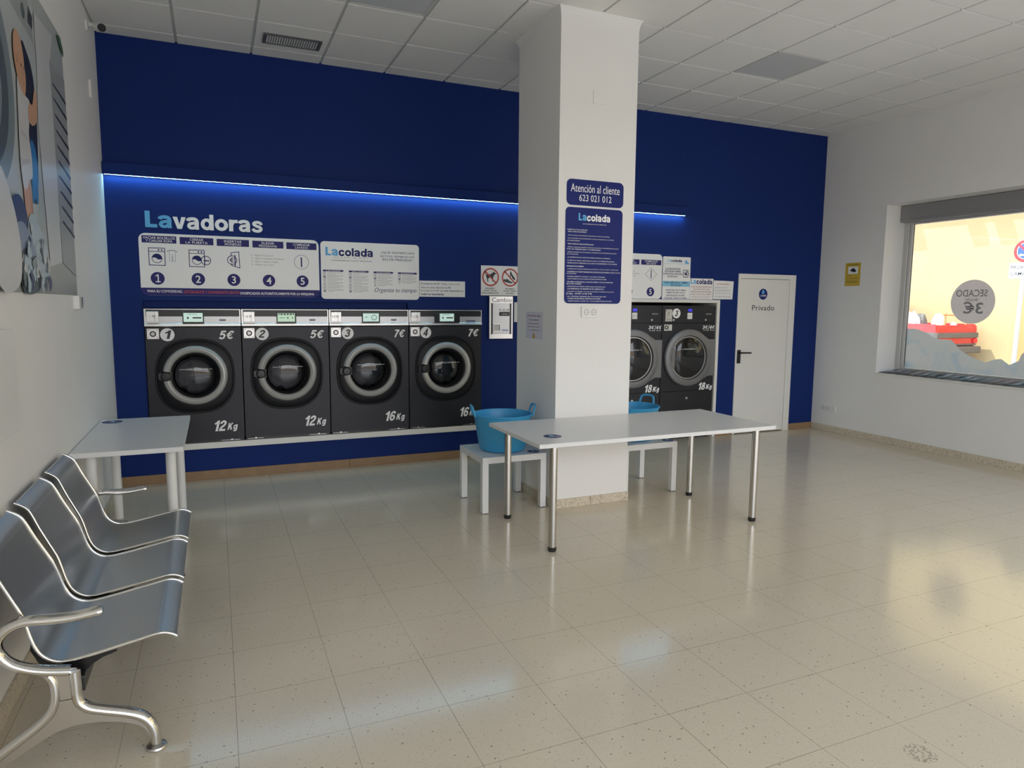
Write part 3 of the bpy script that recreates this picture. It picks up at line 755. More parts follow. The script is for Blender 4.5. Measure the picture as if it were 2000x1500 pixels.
    bm = NB(); lathe(bm, [(.178, -.05), (.170, -.032), (.150, -.012), (.115, .004), (.07, .013), (.03, .016), (.0005, .0165)], (ux-.006, FY, uz), 'y', 48); obj('door_glass', fixn(bm), 'door_glass', dr, smooth=True)
    bm = NB(); lathe(bm, [(.176, -.06), (.205, -.075), (.21, -.12), (.21, -.40), (.05, -.42), (.0005, -.42)], (ux, FY, uz), 'y', 40)
    for q in range(3):
        an = math.radians(90+120*q+idx*25)
        cyl(bm, (ux+.19*math.cos(an), FY+.1, uz+.19*math.sin(an)), (ux+.19*math.cos(an), FY+.39, uz+.19*math.sin(an)), .035, .03, 12)
    obj('drum', fixn(bm), 'drum', dr, smooth=True)
    bm = NB(); text(bm, P, 'CARGA MÁXIMA', ux-.075, uz+.052, ux+.105, uz+.072, .0185, 0)
    for u0, u1 in ((ux-.13, ux-.08), (ux+.11, ux+.14)): rect(bm, P, u0, uz+.058, u1, uz+.061, .0185, 0)
    obj('load_line_lettering', bm, 'white_print', dr)
B1 = (.604, .660, 1.466, 1.481)
washer(1, .250, 1.036, '5€', '12', 'bar', (.304, .479), (.313, .469), (.512, .724), (.592, .726), False, B1, 'anthracite front-loading washing machine number 1, leftmost, 12Kg, priced 5€')
washer(2, 1.040, 1.823, '5€', '12', 'menu', (.308, .484), (.317, .471), (.527, .738), (.604, .738), True, B1, 'anthracite front-loading washing machine number 2 with green menu screen, 12Kg')
washer(3, 1.827, 2.612, '7€', '16', 'ring', (.316, .493), (.325, .480), (.524, .737), (.629, .750), False, B1, 'anthracite front-loading washing machine number 3, 16Kg, circle shown on its screen')
washer(4, 2.616, 3.402, '7€', '16', 'bar', (.265, .538), (.320, .474), (.533, .734), (.628, .755), False, (.608, .710, 1.438, 1.467), 'anthracite front-loading washing machine number 4, rightmost, large oval badge, 16Kg')

# ------------------------------------------------------------------ dryers
def dryer(idx, x0, x1, label):
    t = thing('tumble_dryer', label, 'tumble dryer', ((x0+x1)/2, .3, 0), group='tumble dryers in the white recess')
    a, b = x0+.002, x1-.002; FY = -.004; P = PB(FY); ux = x0+.392; uz = 1.008
    bm = NB(); box(bm, a, b, FY+.012, .58, .03, 1.64, 0, .003, 1); box(bm, a+.01, b-.01, .03, .56, .0, .03)
    obj('cabinet', bm, 'anthracite', t)
    bm = NB(); box(bm, a, b, FY, FY+.012, 1.432, 1.64, 0, .002, 1); cp = obj('control_panel', bm, 'anthracite', t)
    bm = NB(); box(bm, a, b, FY, FY+.012, .60, 1.428, 0, .002, 1); obj('front_panel', bm, 'anthracite', t)
    bm = NB(); box(bm, a, b, FY, FY+.012, .035, .596, 0, .002, 1)
    cyl(bm, (ux+.005, FY, .508), (ux+.005, FY-.006, .508), .015, seg=20, mi=2)
    for u in (x0+.115, x0+.685):
        for q in range(6): rect(bm, P, u-.012, .448+q*.015, u+.012, .458+q*.015, .0006, 1)
    obj('lower_panel', bm, ['anthracite', 'black', 'steel'], t)
    bm = NB(); poly(bm, P, circ_pts(x0+.205, 1.546, .059, 36), .0008, 0); heavy(bm, P, str(idx), x0+.178, x0+.236, 1.511, .07, .0014, 1, .25); obj('number_disc', bm, ['white_print', 'black_print'], cp)
    bm = NB(); box(bm, x0+.043, x0+.140, FY-.006, FY, 1.478, 1.594, 0, .002, 1); box(bm, x0+.038, x0+.142, FY-.009, FY, 1.450, 1.476, 0, .002, 1)
    Pq = PB(FY-.006); ring2(bm, Pq, x0+.085, 1.545, .008, .013, .001, 1, 20); rect(bm, Pq, x0+.10, 1.555, x0+.104, 1.585, .001, 1); rect(bm, Pq, x0+.075, 1.495, x0+.079, 1.53, .001, 1); text(bm, Pq, '1€', x0+.05, 1.565, x0+.075, 1.585, .001, 1)
    obj('coin_slot', bm, ['steel', 'black'], cp)
    bm = NB(); box(bm, x0+.366, x0+.442, FY-.004, FY, 1.558, 1.606, 0, .002, 1); rect(bm, PB(FY-.004), x0+.374, 1.567, x0+.434, 1.600, .0006, 1); obj('display', bm, ['black', 'blue_led'], cp)
    bm = NB(); rect(bm, P, x0+.368, 1.478, x0+.440, 1.553, .0008, 0)
    for q in range(3): rect(bm, P, x0+.378+q*.02, 1.50+(q % 2)*.018, x0+.386+q*.02, 1.52+(q % 2)*.012, .0012, 1)
    obj('instruction_card', bm, ['paper', 'grey_print'], cp)
    bm = NB(); prism(bm, rr_pts(x0+.640, 1.525, x0+.738, 1.551, .006), lambda u, v, d: P(u, v, d), .0, .003); fixn(bm)
    text(bm, P, 'primus', x0+.648, 1.531, x0+.730, 1.546, .0034, 1, .01); obj('maker_badge', bm, ['black', 'white_print'], cp)
    for u in (x0+.165, x0+.645): bm = NB(); cyl(bm, (u, FY, 1.467), (u, FY-.006, 1.467), .011, seg=16); obj('button', bm, 'white_plastic', cp)
    bm = NB(); box(bm, x0+.033, x0+.095, FY-.004, FY, 1.338, 1.413, 0, .002, 1); box(bm, x0+.099, x0+.145, FY-.004, FY, 1.338, 1.413, 1, .002, 1); ring2(bm, PB(FY-.004), x0+.064, 1.377, .012, .026, .0008, 2)
    obj('lock_plate', bm, ['white_plastic', 'steel', 'black'], t)
    bm = NB()
    heavy(bm, P, '3€', x0+.600, x0+.682, 1.358, .041, .0008, 0, .2); stroke(bm, P, [(x0+.686, 1.336), (x0+.706, 1.403)], .006, .0012); heavy(bm, P, '4€', x0+.706, x0+.789, 1.358, .041, .0008, 0, .2)
    text(bm, P, '15 min', x0+.615, 1.336, x0+.682, 1.349, .0008, 0, .01); text(bm, P, '20 min', x0+.716, 1.336, x0+.783, 1.349, .0008, 0, .01)
    obj('price_lettering', bm, 'white_print', t)
    q = x0+.562; wq = .222
    bm = NB(); heavy(bm, P, '18', q, q+wq*.58, .601, .092, .0008, 0, .25); heavy(bm, P, 'K', q+wq*.56, q+wq*.84, .607, .060, .0008, 0, .25); heavy(bm, P, 'g', q+wq*.81, q+wq*1.02, .607, .058, .0008, 0, .2)
    obj('capacity_lettering', bm, 'white_print', t)
    bm = NB(); lathe(bm, [(.352, .0005), (.352, .02), (.340, .034), (.300, .042), (.272, .040), (.266, .028), (.264, .012)], (ux, FY, uz), 'y', 64)
    dr = obj('door_ring', fixn(bm), 'ring_grey', t, smooth=True)
    bm = NB(); prism(bm, [(ux+.235, uz+.265), (x0+.69, uz+.222), (x1-.003, uz+.222), (x1-.003, uz-.230), (x0+.69, uz-.230), (ux+.235, uz-.268), (ux+.30, uz-.17), (ux+.335, uz), (ux+.30, uz+.17)], lambda u, v, d: P(u, v, d), .0005, .022)
    obj('hinge_plate', fixn(bm), 'ring_grey', dr)
    bm = NB(); lathe(bm, [(.264, .012), (.258, .018), (.250, .018), (.246, .010)], (ux, FY, uz), 'y', 64); obj('glass_trim', fixn(bm), 'steel', dr, smooth=True)
    bm = NB(); poly(bm, P, [(ux+.2505*math.cos(math.radians(a_)), uz+.2505*math.sin(math.radians(a_))) for a_ in range(-153, 154, 6)], .0125); bm.clear(); lathe(bm, [(.2505, .0125), (.22, .022), (.17, .030), (.10, .037), (.04, .040), (.0005, .0405)], (ux, FY, uz), 'y', 48); obj('door_glass', fixn(bm), M['door_glass'], dr, smooth=True)
    bm = NB(); prism(bm, [(ux-.262, uz-.125), (ux-.226, uz-.125), (ux-.210, uz-.11), (ux-.210, uz+.11), (ux-.226, uz+.125), (ux-.262, uz+.125)], lambda u, v, d: P(u, v, d), .018, .034); fixn(bm); obj('door_grip', bm, 'ring_grey', dr)
    bm = NB(); lathe(bm, [(.250, .009), (.0005, .0085)], (ux, FY, uz), 'y', 40); obj('drum_opening', fixn(bm), 'drum', dr)
    bm = NB(); text(bm, P, 'CARGA MÁXIMA', ux-.095, uz+.10, ux+.06, uz+.118, .0385); rect(bm, P, ux-.13, uz+.107, ux-.10, uz+.11, .0385); rect(bm, P, ux+.065, uz+.107, ux+.10, uz+.11, .0385); obj('load_line_lettering', bm, 'white_print', dr)
dryer(2, 4.925, 5.716, 'anthracite tumble dryer partly hidden behind the white pillar')
dryer(3, 5.718, 6.515, 'anthracite tumble dryer number 3 next to the white surround and blue wall strip')

# ------------------------------------------------------------------ signs on the blue wall
P = PB(0)
t = thing('wall_lettering', 'large Lavadoras lettering in light blue and white on the blue wall', 'lettering', (.78, 0, 2.27))
bm = NB(); heavy(bm, P, 'La', .296, .510, 2.276, .140, .002, k=7); obj('first_letters', bm, 'cyan', t, label='light blue letters La')
bm = NB(); heavy(bm, P, 'vadoras', .512, 1.256, 2.274, .137, .002, k=7); obj('last_letters', bm, 'white_print', t, label='white letters vadoras')

F_ = .0046
def step_digit(bm, P, i, c, v, h):
    if i: text(bm, P, str(i+1), c-.05, v, c+.05, v+h, F_+.0006, 1, .012, fit=False)
    else: stroke(bm, P, [(c-.015, v+h*.82), (c+.002, v+h*.94)], .008, F_+.0006, 1); stroke(bm, P, [(c+.004, v+h), (c+.004, v)], .009, F_+.0010, 1); stroke(bm, P, [(c-.014, v+.004), (c+.020, v+.004)], .008, F_+.0014, 1)
# pictogram helpers
def pic_washer(bm, P, u0, v0, u1, v1, n, mi, water=0):
    stroke(bm, P, [(u0, v0), (u1, v0), (u1, v1), (u0, v1)], .006, n, mi, True); stroke(bm, P, [(u0, v1-.03), (u1, v1-.03)], .005, n, mi)
    for q in (.62, .82): poly(bm, P, circ_pts(u0+(u1-u0)*q, v1-.016, .007, 12), n, mi)
    cu, cv, r = (u0+u1)/2, (v0+v1-.03)/2, (u1-u0)*.33
    ring2(bm, P, cu, cv, r*.88, r, n, mi, 28)
    poly(bm, P, [(cu+r*.9*math.cos(math.radians(a)), cv+r*.9*math.sin(math.radians(a))) for a in range(-10, 171, 12)]+[(cu-r*.3, cv+r*.15), (cu+r*.3, cv-r*.25)], n, mi)
t = thing('instruction_board', 'white five-step washing instructions board under the Lavadoras lettering', 'sign', (.99, 0, 1.96))
obj('board', slab(P, rr_pts(.238, 1.69, 1.751, 2.226, .055), .004), 'board', t)
F_ = .0046
bm = NB(); poly(bm, P, rr_pts(.2385, 1.6905, 1.7505, 1.756, .05, corners=(0, 0, 1, 1)), F_, 0)
text(bm, P, 'PARA SU COMODIDAD,', .288, 1.712, .565, 1.738, F_+.0006, 1, .012); text(bm, P, 'DETERGENTE Y SUAVIZANTE GRATIS', .576, 1.711, 1.034, 1.736, F_+.0006, 2, .008); text(bm, P, 'DOSIFICADOS AUTOMÁTICAMENTE POR LA MÁQUINA', 1.044, 1.703, 1.70, 1.735, F_+.0006, 1, .02)
obj('bottom_band', bm, ['purple', 'white_print', 'red_print'], t)
steps = [(.262, .533, 'VACIAR BOLSILLOS', 'Y CARGAR ROPA'), (.560, .833, 'CERRAR', 'LA PUERTA'), (.860, 1.132, 'INSERTAR', 'MONEDAS'), (1.161, 1.432, 'ELEGIR', 'PROGRAMA'), (1.458, 1.731, 'COMENZAR', 'LAVADO')]
bm = NB()
for i, (a, b, s1, s2) in enumerate(steps):
    z = 2.206-i*.0025; rect(bm, P, a, z-.062, b, z, F_, 0); c = (a+b)/2
    wa = .125 if i == 0 else .01*len(s1)-.005; wb = .105 if i == 0 else .0105*len(s2)-.005
    text(bm, P, s1, c-wa, z-.029, c+wa, z-.008, F_+.0006, 1, .005); text(bm, P, s2, c-wb, z-.055, c+wb, z-.034, F_+.0006, 1, .005)
obj('step_headings', bm, ['purple', 'white_print'], t)
for i, c in enumerate((.372, .696, .992, 1.295, 1.596)):
    bm = NB(); poly(bm, P, circ_pts(c, 1.838, .055, 36), F_, 0); step_digit(bm, P, i, c, 1.805, .066)
    obj('step_number', bm, ['purple', 'white_print'], t)
bm = NB()
pic_washer(bm, P, .312, 1.952, .437, 2.10, F_, 0); obj('pictogram', bm, 'navy', t); bm = NB(); stroke(bm, P, [(.455, 2.075), (.478, 2.083), (.515, 2.083), (.537, 2.072)], .004, F_, 0)
stroke(bm, P, [(.472, 2.08), (.474, 1.99), (.494, 1.99), (.496, 2.05), (.498, 1.99), (.52, 1.99), (.519, 2.08)], .002, F_, 0)
obj('pictogram', bm, 'navy', t); bm = NB(); pic_washer(bm, P, .63, 1.948, .753, 2.094, F_, 0); ring2(bm, P, .765, 2.005, .036, .042, F_, 0, 24); stroke(bm, P, [(.75, 2.003), (.79, 2.003)], .010, F_, 0); stroke(bm, P, [(.758, 2.045), (.758, 1.965)], .003, F_, 0)
obj('pictogram', bm, 'navy', t); bm = NB(); stroke(bm, P, [(.975, 2.05), (.976, 2.082), (1.042, 2.092), (1.046, 1.946), (.978, 1.968), (.978, 1.985)], .006, F_, 0); stroke(bm, P, [(1.008, 2.06), (1.008, 1.965)], .009, F_, 0)
ring2(bm, P, .983, 2.016, .036, .042, F_, 0, 28); text(bm, P, '€', .962, 1.993, 1.0, 2.04, F_, 0, .01)
obj('pictogram', bm, 'navy', t); bm = NB()
for i, s in enumerate(('1 - Agua Fría (Low)', '2 - Agua Templada (Medium)', '3 - Agua Caliente (High)', '4 - Ropa muy sucia')): text(bm, P, s, 1.147, 2.055-i*.028, 1.147+(.19, .285, .235, .195)[i], 2.075-i*.028, F_, 1)
obj('programme_list', bm, ['navy', 'grey_print'], t); bm = NB(); ring2(bm, P, 1.59, 2.017, .064, .067, F_, 0); stroke(bm, P, [(1.59, 1.975), (1.59, 2.057)], .012, F_, 0)
obj('pictogram', bm, 'navy', t)

t = thing('symbols_board', 'white garment-symbol chart board with logo, right of the five-step board', 'sign', (2.25, 0, 1.95))
obj('board', slab(P, rr_pts(1.768, 1.675, 2.734, 2.222, .035), .004), 'board', t)
bm = NB(); heavy(bm, P, 'La', 1.813, 1.934, 2.089, .080, F_, 0); heavy(bm, P, 'colada', 1.937, 2.271, 2.087, .078, F_, 1)
obj('logo', bm, ['cyan', 'navy'], t)
bm = NB()
text(bm, P, 'C L E A N   &   D R Y', 1.895, 2.066, 2.225, 2.079, F_, 1); text(bm, P, 'LAVANDERÍAS AUTO SERVICIO', 1.865, 2.038, 2.256, 2.053, F_, 0)
obj('company_lettering', bm, ['navy', 'grey_print'], t); bm = NB(); text(bm, P, '¿QUE SIGNIFICAN', 2.347, 2.121, 2.681, 2.147, F_, 0); text(bm, P, 'ESTOS SÍMBOLOS', 2.344, 2.09, 2.683, 2.113, F_, 0); text(bm, P, 'EN MI PRENDA?', 2.364, 2.056, 2.665, 2.079, F_, 0)
obj('question_lettering', bm, 'navy', t); bm = NB(); text(bm, P, 'Organiza tu tiempo', 2.28, 1.735, 2.706, 1.789, F_, 0, 0, .35)
obj('slogan_lettering', bm, 'navy', t)
bm = NB(); rnd = random.Random(3)
heads = ('LAVADO', 'SECADO', 'PLANCHADO', 'BLANQUEADO')
for (u0, u1, nrow, zt), hd in zip(((1.786, 1.978, 6, 1.953), (2.031, 2.223, 6, 1.951), (2.273, 2.467, 4, 1.948), (2.517, 2.71, 3, 1.946)), heads):
    rect(bm, P, u0, zt-.017, u1, zt, F_, 0); text(bm, P, hd, u0+.03, zt-.014, u1-.03, zt-.004, F_+.0006, 2)
    for q in range(nrow):
        z = zt-.034-q*.0335
        k_ = q % 4
        if k_ == 0: stroke(bm, P, [(u0+.002, z+.006), (u0+.005, z-.008), (u0+.022, z-.008), (u0+.025, z+.006)], .003, F_, 1, True)
        elif k_ == 1: stroke(bm, P, [(u0+.004, z-.009), (u0+.024, z-.009), (u0+.024, z+.009), (u0+.004, z+.009)], .003, F_, 1, True); poly(bm, P, circ_pts(u0+.014, z, .006, 10), F_, 1)
        elif k_ == 2: ring2(bm, P, u0+.014, z, .008, .011, F_, 1, 16)
        else: stroke(bm, P, [(u0+.003, z-.008), (u0+.025, z-.008), (u0+.014, z+.01)], .003, F_, 1, True)
        for l_ in range(2): rect(bm, P, u0+.04, z-.006+l_*.01, u0+.04+(.145 if l_ else rnd.uniform(.06, .14)), z-.0035+l_*.01, F_, 3)
        if q < nrow-1: rect(bm, P, u0, z-.0185, u1, z-.0168, F_, 1)
obj('symbol_table', bm, ['purple', 'navy', 'white_print', 'grey_print'], t)

t = thing('programme_notice', 'small white notice about the 60° programme right of the symbol chart', 'sign', (2.98, 0, 1.79))
obj('board', slab(P, [(2.738, 1.708), (3.227, 1.708), (3.227, 1.869), (2.738, 1.869)], .003), 'board', t)
bm = NB(); n_ = .0036
text(bm, P, 'El programa de 60º', 2.752, 1.828, 2.955, 1.849, n_, 0, .015); text(bm, P, '"Ropa muy sucia"', 2.965, 1.828, 3.172, 1.849, n_, 0); text(bm, P, 'tiene un coste adicional de', 2.752, 1.793, 3.03, 1.812, n_, 0); text(bm, P, '1€', 3.04, 1.793, 3.07, 1.812, n_, 0, .02)
text(bm, P, 'El programa de 60º', 2.752, 1.758, 2.95, 1.779, n_, 0); text(bm, P, 'no está disponible en', 2.96, 1.758, 3.21, 1.779, n_, 0, .018); text(bm, P, 'todas las lavanderías', 2.752, 1.723, 2.996, 1.746, n_, 0, .018)
obj('lettering', bm, 'navy', t)

t = thing('prohibition_sign', 'white sign with two red prohibition circles, dog and shoes, above the change machine', 'sign', (3.62, 0, 1.88))
obj('board', slab(P, [(3.405, 1.729), (3.85, 1.729), (3.85, 2.042), (3.405, 2.042)], .003), 'board', t)
bm = NB()
dog = [(3.452, 1.952), (3.446, 1.962), (3.450, 1.972), (3.461, 1.972), (3.455, 1.966), (3.456, 1.957), (3.464, 1.950), (3.49, 1.951), (3.515, 1.953), (3.530, 1.962), (3.541, 1.975), (3.552, 1.983), (3.556, 1.973), (3.575, 1.962), (3.578, 1.955), (3.560, 1.950), (3.553, 1.938), (3.545, 1.922), (3.541, 1.900), (3.545, 1.875), (3.538, 1.873), (3.530, 1.905), (3.515, 1.916), (3.495, 1.915), (3.487, 1.90), (3.487, 1.873), (3.478, 1.873), (3.473, 1.905), (3.463, 1.925), (3.463, 1.94)]
poly(bm, P, dog, .0034, 0); obj('dog_silhouette', bm, 'black_print', t); bm = NB()
poly(bm, P, smooth_pts([(3.74, 1.985), (3.752, 1.98), (3.765, 1.955), (3.785, 1.93), (3.80, 1.905), (3.788, 1.898), (3.765, 1.915), (3.75, 1.945), (3.742, 1.91), (3.737, 1.91)]), .0034, 0)
poly(bm, P, smooth_pts([(3.668, 1.905), (3.69, 1.90), (3.705, 1.908), (3.735, 1.885), (3.765, 1.875), (3.765, 1.863), (3.72, 1.865), (3.668, 1.882)]), .0034, 0)
obj('shoe_silhouettes', bm, 'black_print', t)
for cu in (3.514, 3.738):
    bm = NB(); ring2(bm, P, cu, 1.922, .080, .096, .0038, 0, 44); d_ = .088*.7071; stroke(bm, P, [(cu-d_, 1.922+d_), (cu+d_, 1.922-d_)], .014, .0038, 0); obj('prohibition_ring', bm, 'red_print', t)
bm = NB(); n_ = .0036
text(bm, P, 'PROHIBIDO', 3.456, 1.796, 3.562, 1.811, n_, 0, .02); text(bm, P, 'LAVAR Y SECAR', 3.436, 1.773, 3.586, 1.788, n_, 0, .02); text(bm, P, 'ROPA DE MASCOTAS', 3.415, 1.748, 3.604, 1.763, n_, 0, .02)
text(bm, P, 'PROHIBIDO', 3.685, 1.794, 3.79, 1.809, n_, 0, .02); text(bm, P, 'LAVAR Y SECAR', 3.663, 1.771, 3.813, 1.786, n_, 0, .02); text(bm, P, 'CALZADO', 3.69, 1.747, 3.785, 1.761, n_, 0, .02)
obj('lettering', bm, 'black_print', t)

t = thing('change_machine', 'steel coin change machine marked Cambio on the blue wall', 'change machine', (3.63, 0, 1.27))
bm = NB(); box(bm, 3.491, 3.764, -.03, .0, 1.268, 1.724, 0, .004, 2); hs = obj('housing', bm, 'steel', t)
Pm = PB(-.03)
bm = NB(); box(bm, 3.527, 3.722, -.036, -.0305, 1.322, 1.648, 0, .002, 1); obj('front_plate', bm, 'silver_panel', t)
bm = NB(); rect(bm, Pm, 3.511, 1.318, 3.525, 1.65, .0008); rect(bm, Pm, 3.725, 1.318, 3.746, 1.648, .0008); obj('side_slots', bm, 'black', t)
bm = NB(); box(bm, 3.606, 3.717, -.05, -.036, 1.514, 1.558, 0, .004, 2); rect(bm, PB(-.05), 3.632, 1.530, 3.690, 1.534, .001, 1); obj('note_reader', bm, ['black', 'white_print'], t)
bm = NB()
for a in ((3.532, 3.616, 1.348, 1.356), (3.532, 3.616, 1.424, 1.432), (3.532, 3.538, 1.356, 1.424), (3.61, 3.616, 1.356, 1.424)): box(bm, a[0], a[1], -.046, -.036, a[2], a[3])
rect(bm, PB(-.036), 3.538, 1.356, 3.61, 1.424, .001, 1); obj('coin_tray', bm, ['steel', 'ring_steel'], t)
Pm = PB(-.036)
bm = NB(); text(bm, PB(-.03), 'Cambio', 3.522, 1.660, 3.748, 1.708, .001, 0, .0); text(bm, Pm, '5€  10€  20€', 3.597, 1.57, 3.716, 1.588, .001, 0, .015); text(bm, Pm, 'AZKOYEN', 3.634, 1.35, 3.706, 1.371, .001, 1, .015)
obj('lettering', bm, ['black_print', 'sign_bl'], t)
bm = NB(); rect(bm, P, 3.790, 1.448, 3.97, 1.66, .002); tag(obj('paper_notice', bm, 'paper', None, origin=(3.88, 0, 1.55)), 'white paper on the blue wall, mostly hidden behind the pillar beside the change machine', 'paper')

# drying side boards
t = thing('drying_board', 'white drying instructions board half hidden by the pillar, above the dryers', 'sign', (4.95, 0, 1.97))
obj('board', slab(P, rr_pts(4.19, 1.716, 5.694, 2.236, .05), .004), 'board', t)
bm = NB()
for a, b, s1, s2 in ((4.21, 4.477, 'CARGAR', 'ROPA'), (4.507, 4.777, 'CERRAR', 'LA PUERTA'), (4.807, 5.075, 'INSERTAR', 'MONEDAS'), (5.104, 5.374, 'ELEGIR', 'TEMPERAT.'), (5.397, 5.678, 'COMENZAR', 'SECADO')):
    rect(bm, P, a, 2.110, b, 2.168, F_, 0); c = (a+b)/2; wa = .0112*len(s1); wb = .0112*len(s2)
    text(bm, P, s1, c-wa, 2.142, c+wa, 2.161, F_+.0006, 1, .005); text(bm, P, s2, c-wb, 2.117, c+wb, 2.136, F_+.0006, 1, .005)
obj('step_headings', bm, ['purple', 'white_print'], t)
for i, c in enumerate((4.344, 4.642, 4.94, 5.235, 5.538)):
    bm = NB(); poly(bm, P, circ_pts(c, 1.798, .053, 36), F_, 0); step_digit(bm, P, i, c, 1.766, .064); obj('step_number', bm, ['purple', 'white_print'], t)
bm = NB(); stroke(bm, P, [(5.54, 2.077), (5.619, 2.003), (5.54, 1.93), (5.46, 2.003)], .003, F_, 0, True); stroke(bm, P, [(5.541, 1.96), (5.541, 2.047)], .011, F_, 0)
obj('pictogram', bm, 'navy', t); bm = NB()
ring2(bm, P, 4.93, 2.01, .042, .048, F_, 0); text(bm, P, '€', 4.91, 1.985, 4.95, 2.035, F_, 0, .01)
obj('pictogram', bm, 'navy', t); bm = NB()
for i, s in enumerate(('1 - Baja Fría', '2 - Temperatura Media', '3 - Temperatura Alta')): text(bm, P, s, 5.11, 2.022-i*.027, 5.11+(.21, .27, .22)[i], 2.041-i*.027, F_, 1)
obj('programme_list', bm, ['navy', 'grey_print'], t)

t = thing('dryer_time_board', 'tall white board about adding drying time, light blue band across it', 'sign', (5.915, 0, 1.97))
obj('board', slab(P, rr_pts(5.704, 1.716, 6.104, 2.216, .014), .004), 'board', t)
bm = NB(); rect(bm, P, 5.7045, 1.866, 6.1035, 1.93, F_, 0); obj('blue_band', bm, 'pale_blue', t); bm = NB(); rect(bm, P, 5.72, 2.133, 6.075, 2.136, F_, 0)
heavy(bm, P, 'La', 5.772, 5.818, 2.157, .032, F_, 0); poly(bm, P, smooth_pts([(6.04, 2.186), (6.056, 2.158), (6.05, 2.140), (6.03, 2.138), (6.02, 2.152), (6.028, 2.166)]), F_, 1); poly(bm, P, circ_pts(6.066, 2.145, .012, 14), F_, 1); poly(bm, P, circ_pts(6.012, 2.168, .006, 10), F_, 1)
obj('logo_start', bm, ['pale_blue', 'cyan'], t)
bm = NB(); n_ = F_+.0006
heavy(bm, P, 'colada', 5.82, 5.977, 2.155, .031, n_, 0)
for s, a, b, z0, z1 in (('LAS SECADORAS', 5.743, 5.956, 2.063, 2.084), ('SE PUEDEN ABRIR', 5.734, 5.963, 2.034, 2.055), ('DURANTE EL PROCESO', 5.715, 5.993, 2.004, 2.025), ('DE SECADO', 5.777, 5.918, 1.974, 1.995), ('PARA AMPLIAR EL TIEMPO', 5.731, 6.072, 1.902, 1.922), ('DE SECADO', 5.825, 5.978, 1.872, 1.892), ('ANTES DE LOS ÚLTIMOS', 5.753, 6.052, 1.814, 1.836), ('2 MINUTOS DEL CICLO,', 5.76, 6.039, 1.782, 1.803), ('INTRODUZCA 1€ PARA', 5.766, 6.034, 1.75, 1.771), ('OBTENER 7 MINUTOS MÁS', 5.738, 6.067, 1.72, 1.741)): text(bm, P, s, a, z0, b, z1, n_, 0, .012)
pic_washer(bm, P, 6.003, 1.98, 6.072, 2.062, n_, 0); stroke(bm, P, [(6.078, 2.03), (6.088, 2.02), (6.078, 2.00)], .005, n_, 0)
obj('lettering', bm, 'navy', t)

t = thing('logo_notice', 'square white paper notice with red text, above the right dryer', 'sign', (6.285, 0, 1.84))
obj('sheet', slab(P, [(6.108, 1.716), (6.46, 1.716), (6.46, 1.969), (6.108, 1.969)], .002), 'paper', t)
bm = NB(); n_ = .0026
heavy(bm, P, 'La', 6.118, 6.20, 1.903, .06, n_, 0); heavy(bm, P, 'colada', 6.202, 6.445, 1.901, .058, n_, 1)
for s, a, b, z0, z1 in (('POR FAVOR REVISE SUS', 6.129, 6.435, 1.859, 1.876), ('QUE PRENDAS SON', 6.16, 6.407, 1.83, 1.847), ('APTAS PARA SECADORA', 6.126, 6.436, 1.801, 1.819), ('SI NO LO SON, NO LAS META', 6.122, 6.437, 1.769, 1.787), ('La empresa no se hace responsable', 6.126, 6.434, 1.746, 1.757), ('de las prendas dañadas', 6.15, 6.41, 1.729, 1.740)): text(bm, P, s, a, z0, b, z1, n_, 2, .01)
obj('lettering', bm, ['cyan', 'navy', 'dull_red'], t)
t = thing('attention_notice', 'white paper notice with red ¡ATENCIÓN! heading beside the door frame', 'sign', (6.62, 0, 1.84))
obj('sheet', slab(P, [(6.466, 1.722), (6.766, 1.722), (6.775, 1.945), (6.466, 1.95)], .003), 'paper', t)
bm = NB(); n_ = .0036
text(bm, P, '¡ ATENCIÓN !', 6.505, 1.894, 6.715, 1.92, n_, 0, .01)
for z, a, b, s in ((1.868, 6.485, 6.69, 'LAS PRENDAS DE LANA Y'), (1.833, 6.48, 6.73, 'PLUMAS SE DEBEN SECAR A'), (1.798, 6.485, 6.735, 'TEMPERATURA BAJA Y SIN'), (1.758, 6.49, 6.735, 'SOBRECARGAR')): text(bm, P, s, a, z-.012, b, z+.003, n_, 1)
obj('lettering', bm, ['dull_red', 'grey_print'], t)

# ------------------------------------------------------------------ pillar fittings
P = PB(PY0)
t = thing('phone_sign', 'blue rounded Atención al cliente phone sign, upper one on the pillar', 'sign', (3.59, PY0, 2.5))
obj('board', slab(P, rr_pts(3.335, 2.404, 3.845, 2.600, .04), .003), 'sign_blue', t)
bm = NB(); text(bm, P, 'Atención al cliente', 3.37, 2.505, 3.808, 2.566, .0036, 0, 0, res=4); text(bm, P, '623 021 012', 3.445, 2.438, 3.735, 2.487, .0036, 0, 0, res=4); obj('lettering', bm, 'white_print', t)
t = thing('rules_sign', 'tall blue rules sign full of small white text, lower one on the pillar', 'sign', (3.59, PY0, 2.02))
obj('board', slab(P, rr_pts(3.328, 1.648, 3.842, 2.388, .035), .003), 'sign_blue', t)
bm = NB(); n_ = .0036
heavy(bm, P, 'La', 3.443, 3.514, 2.290, .056, n_, 0); obj('logo_start', bm, 'cyan', t, label='light blue La of the logo')
bm = NB(); heavy(bm, P, 'colada', 3.516, 3.729, 2.288, .055, n_, 0)
text(bm, P, 'LAVANDERÍAS AUTO SERVICIO', 3.481, 2.262, 3.695, 2.270, n_, 0)
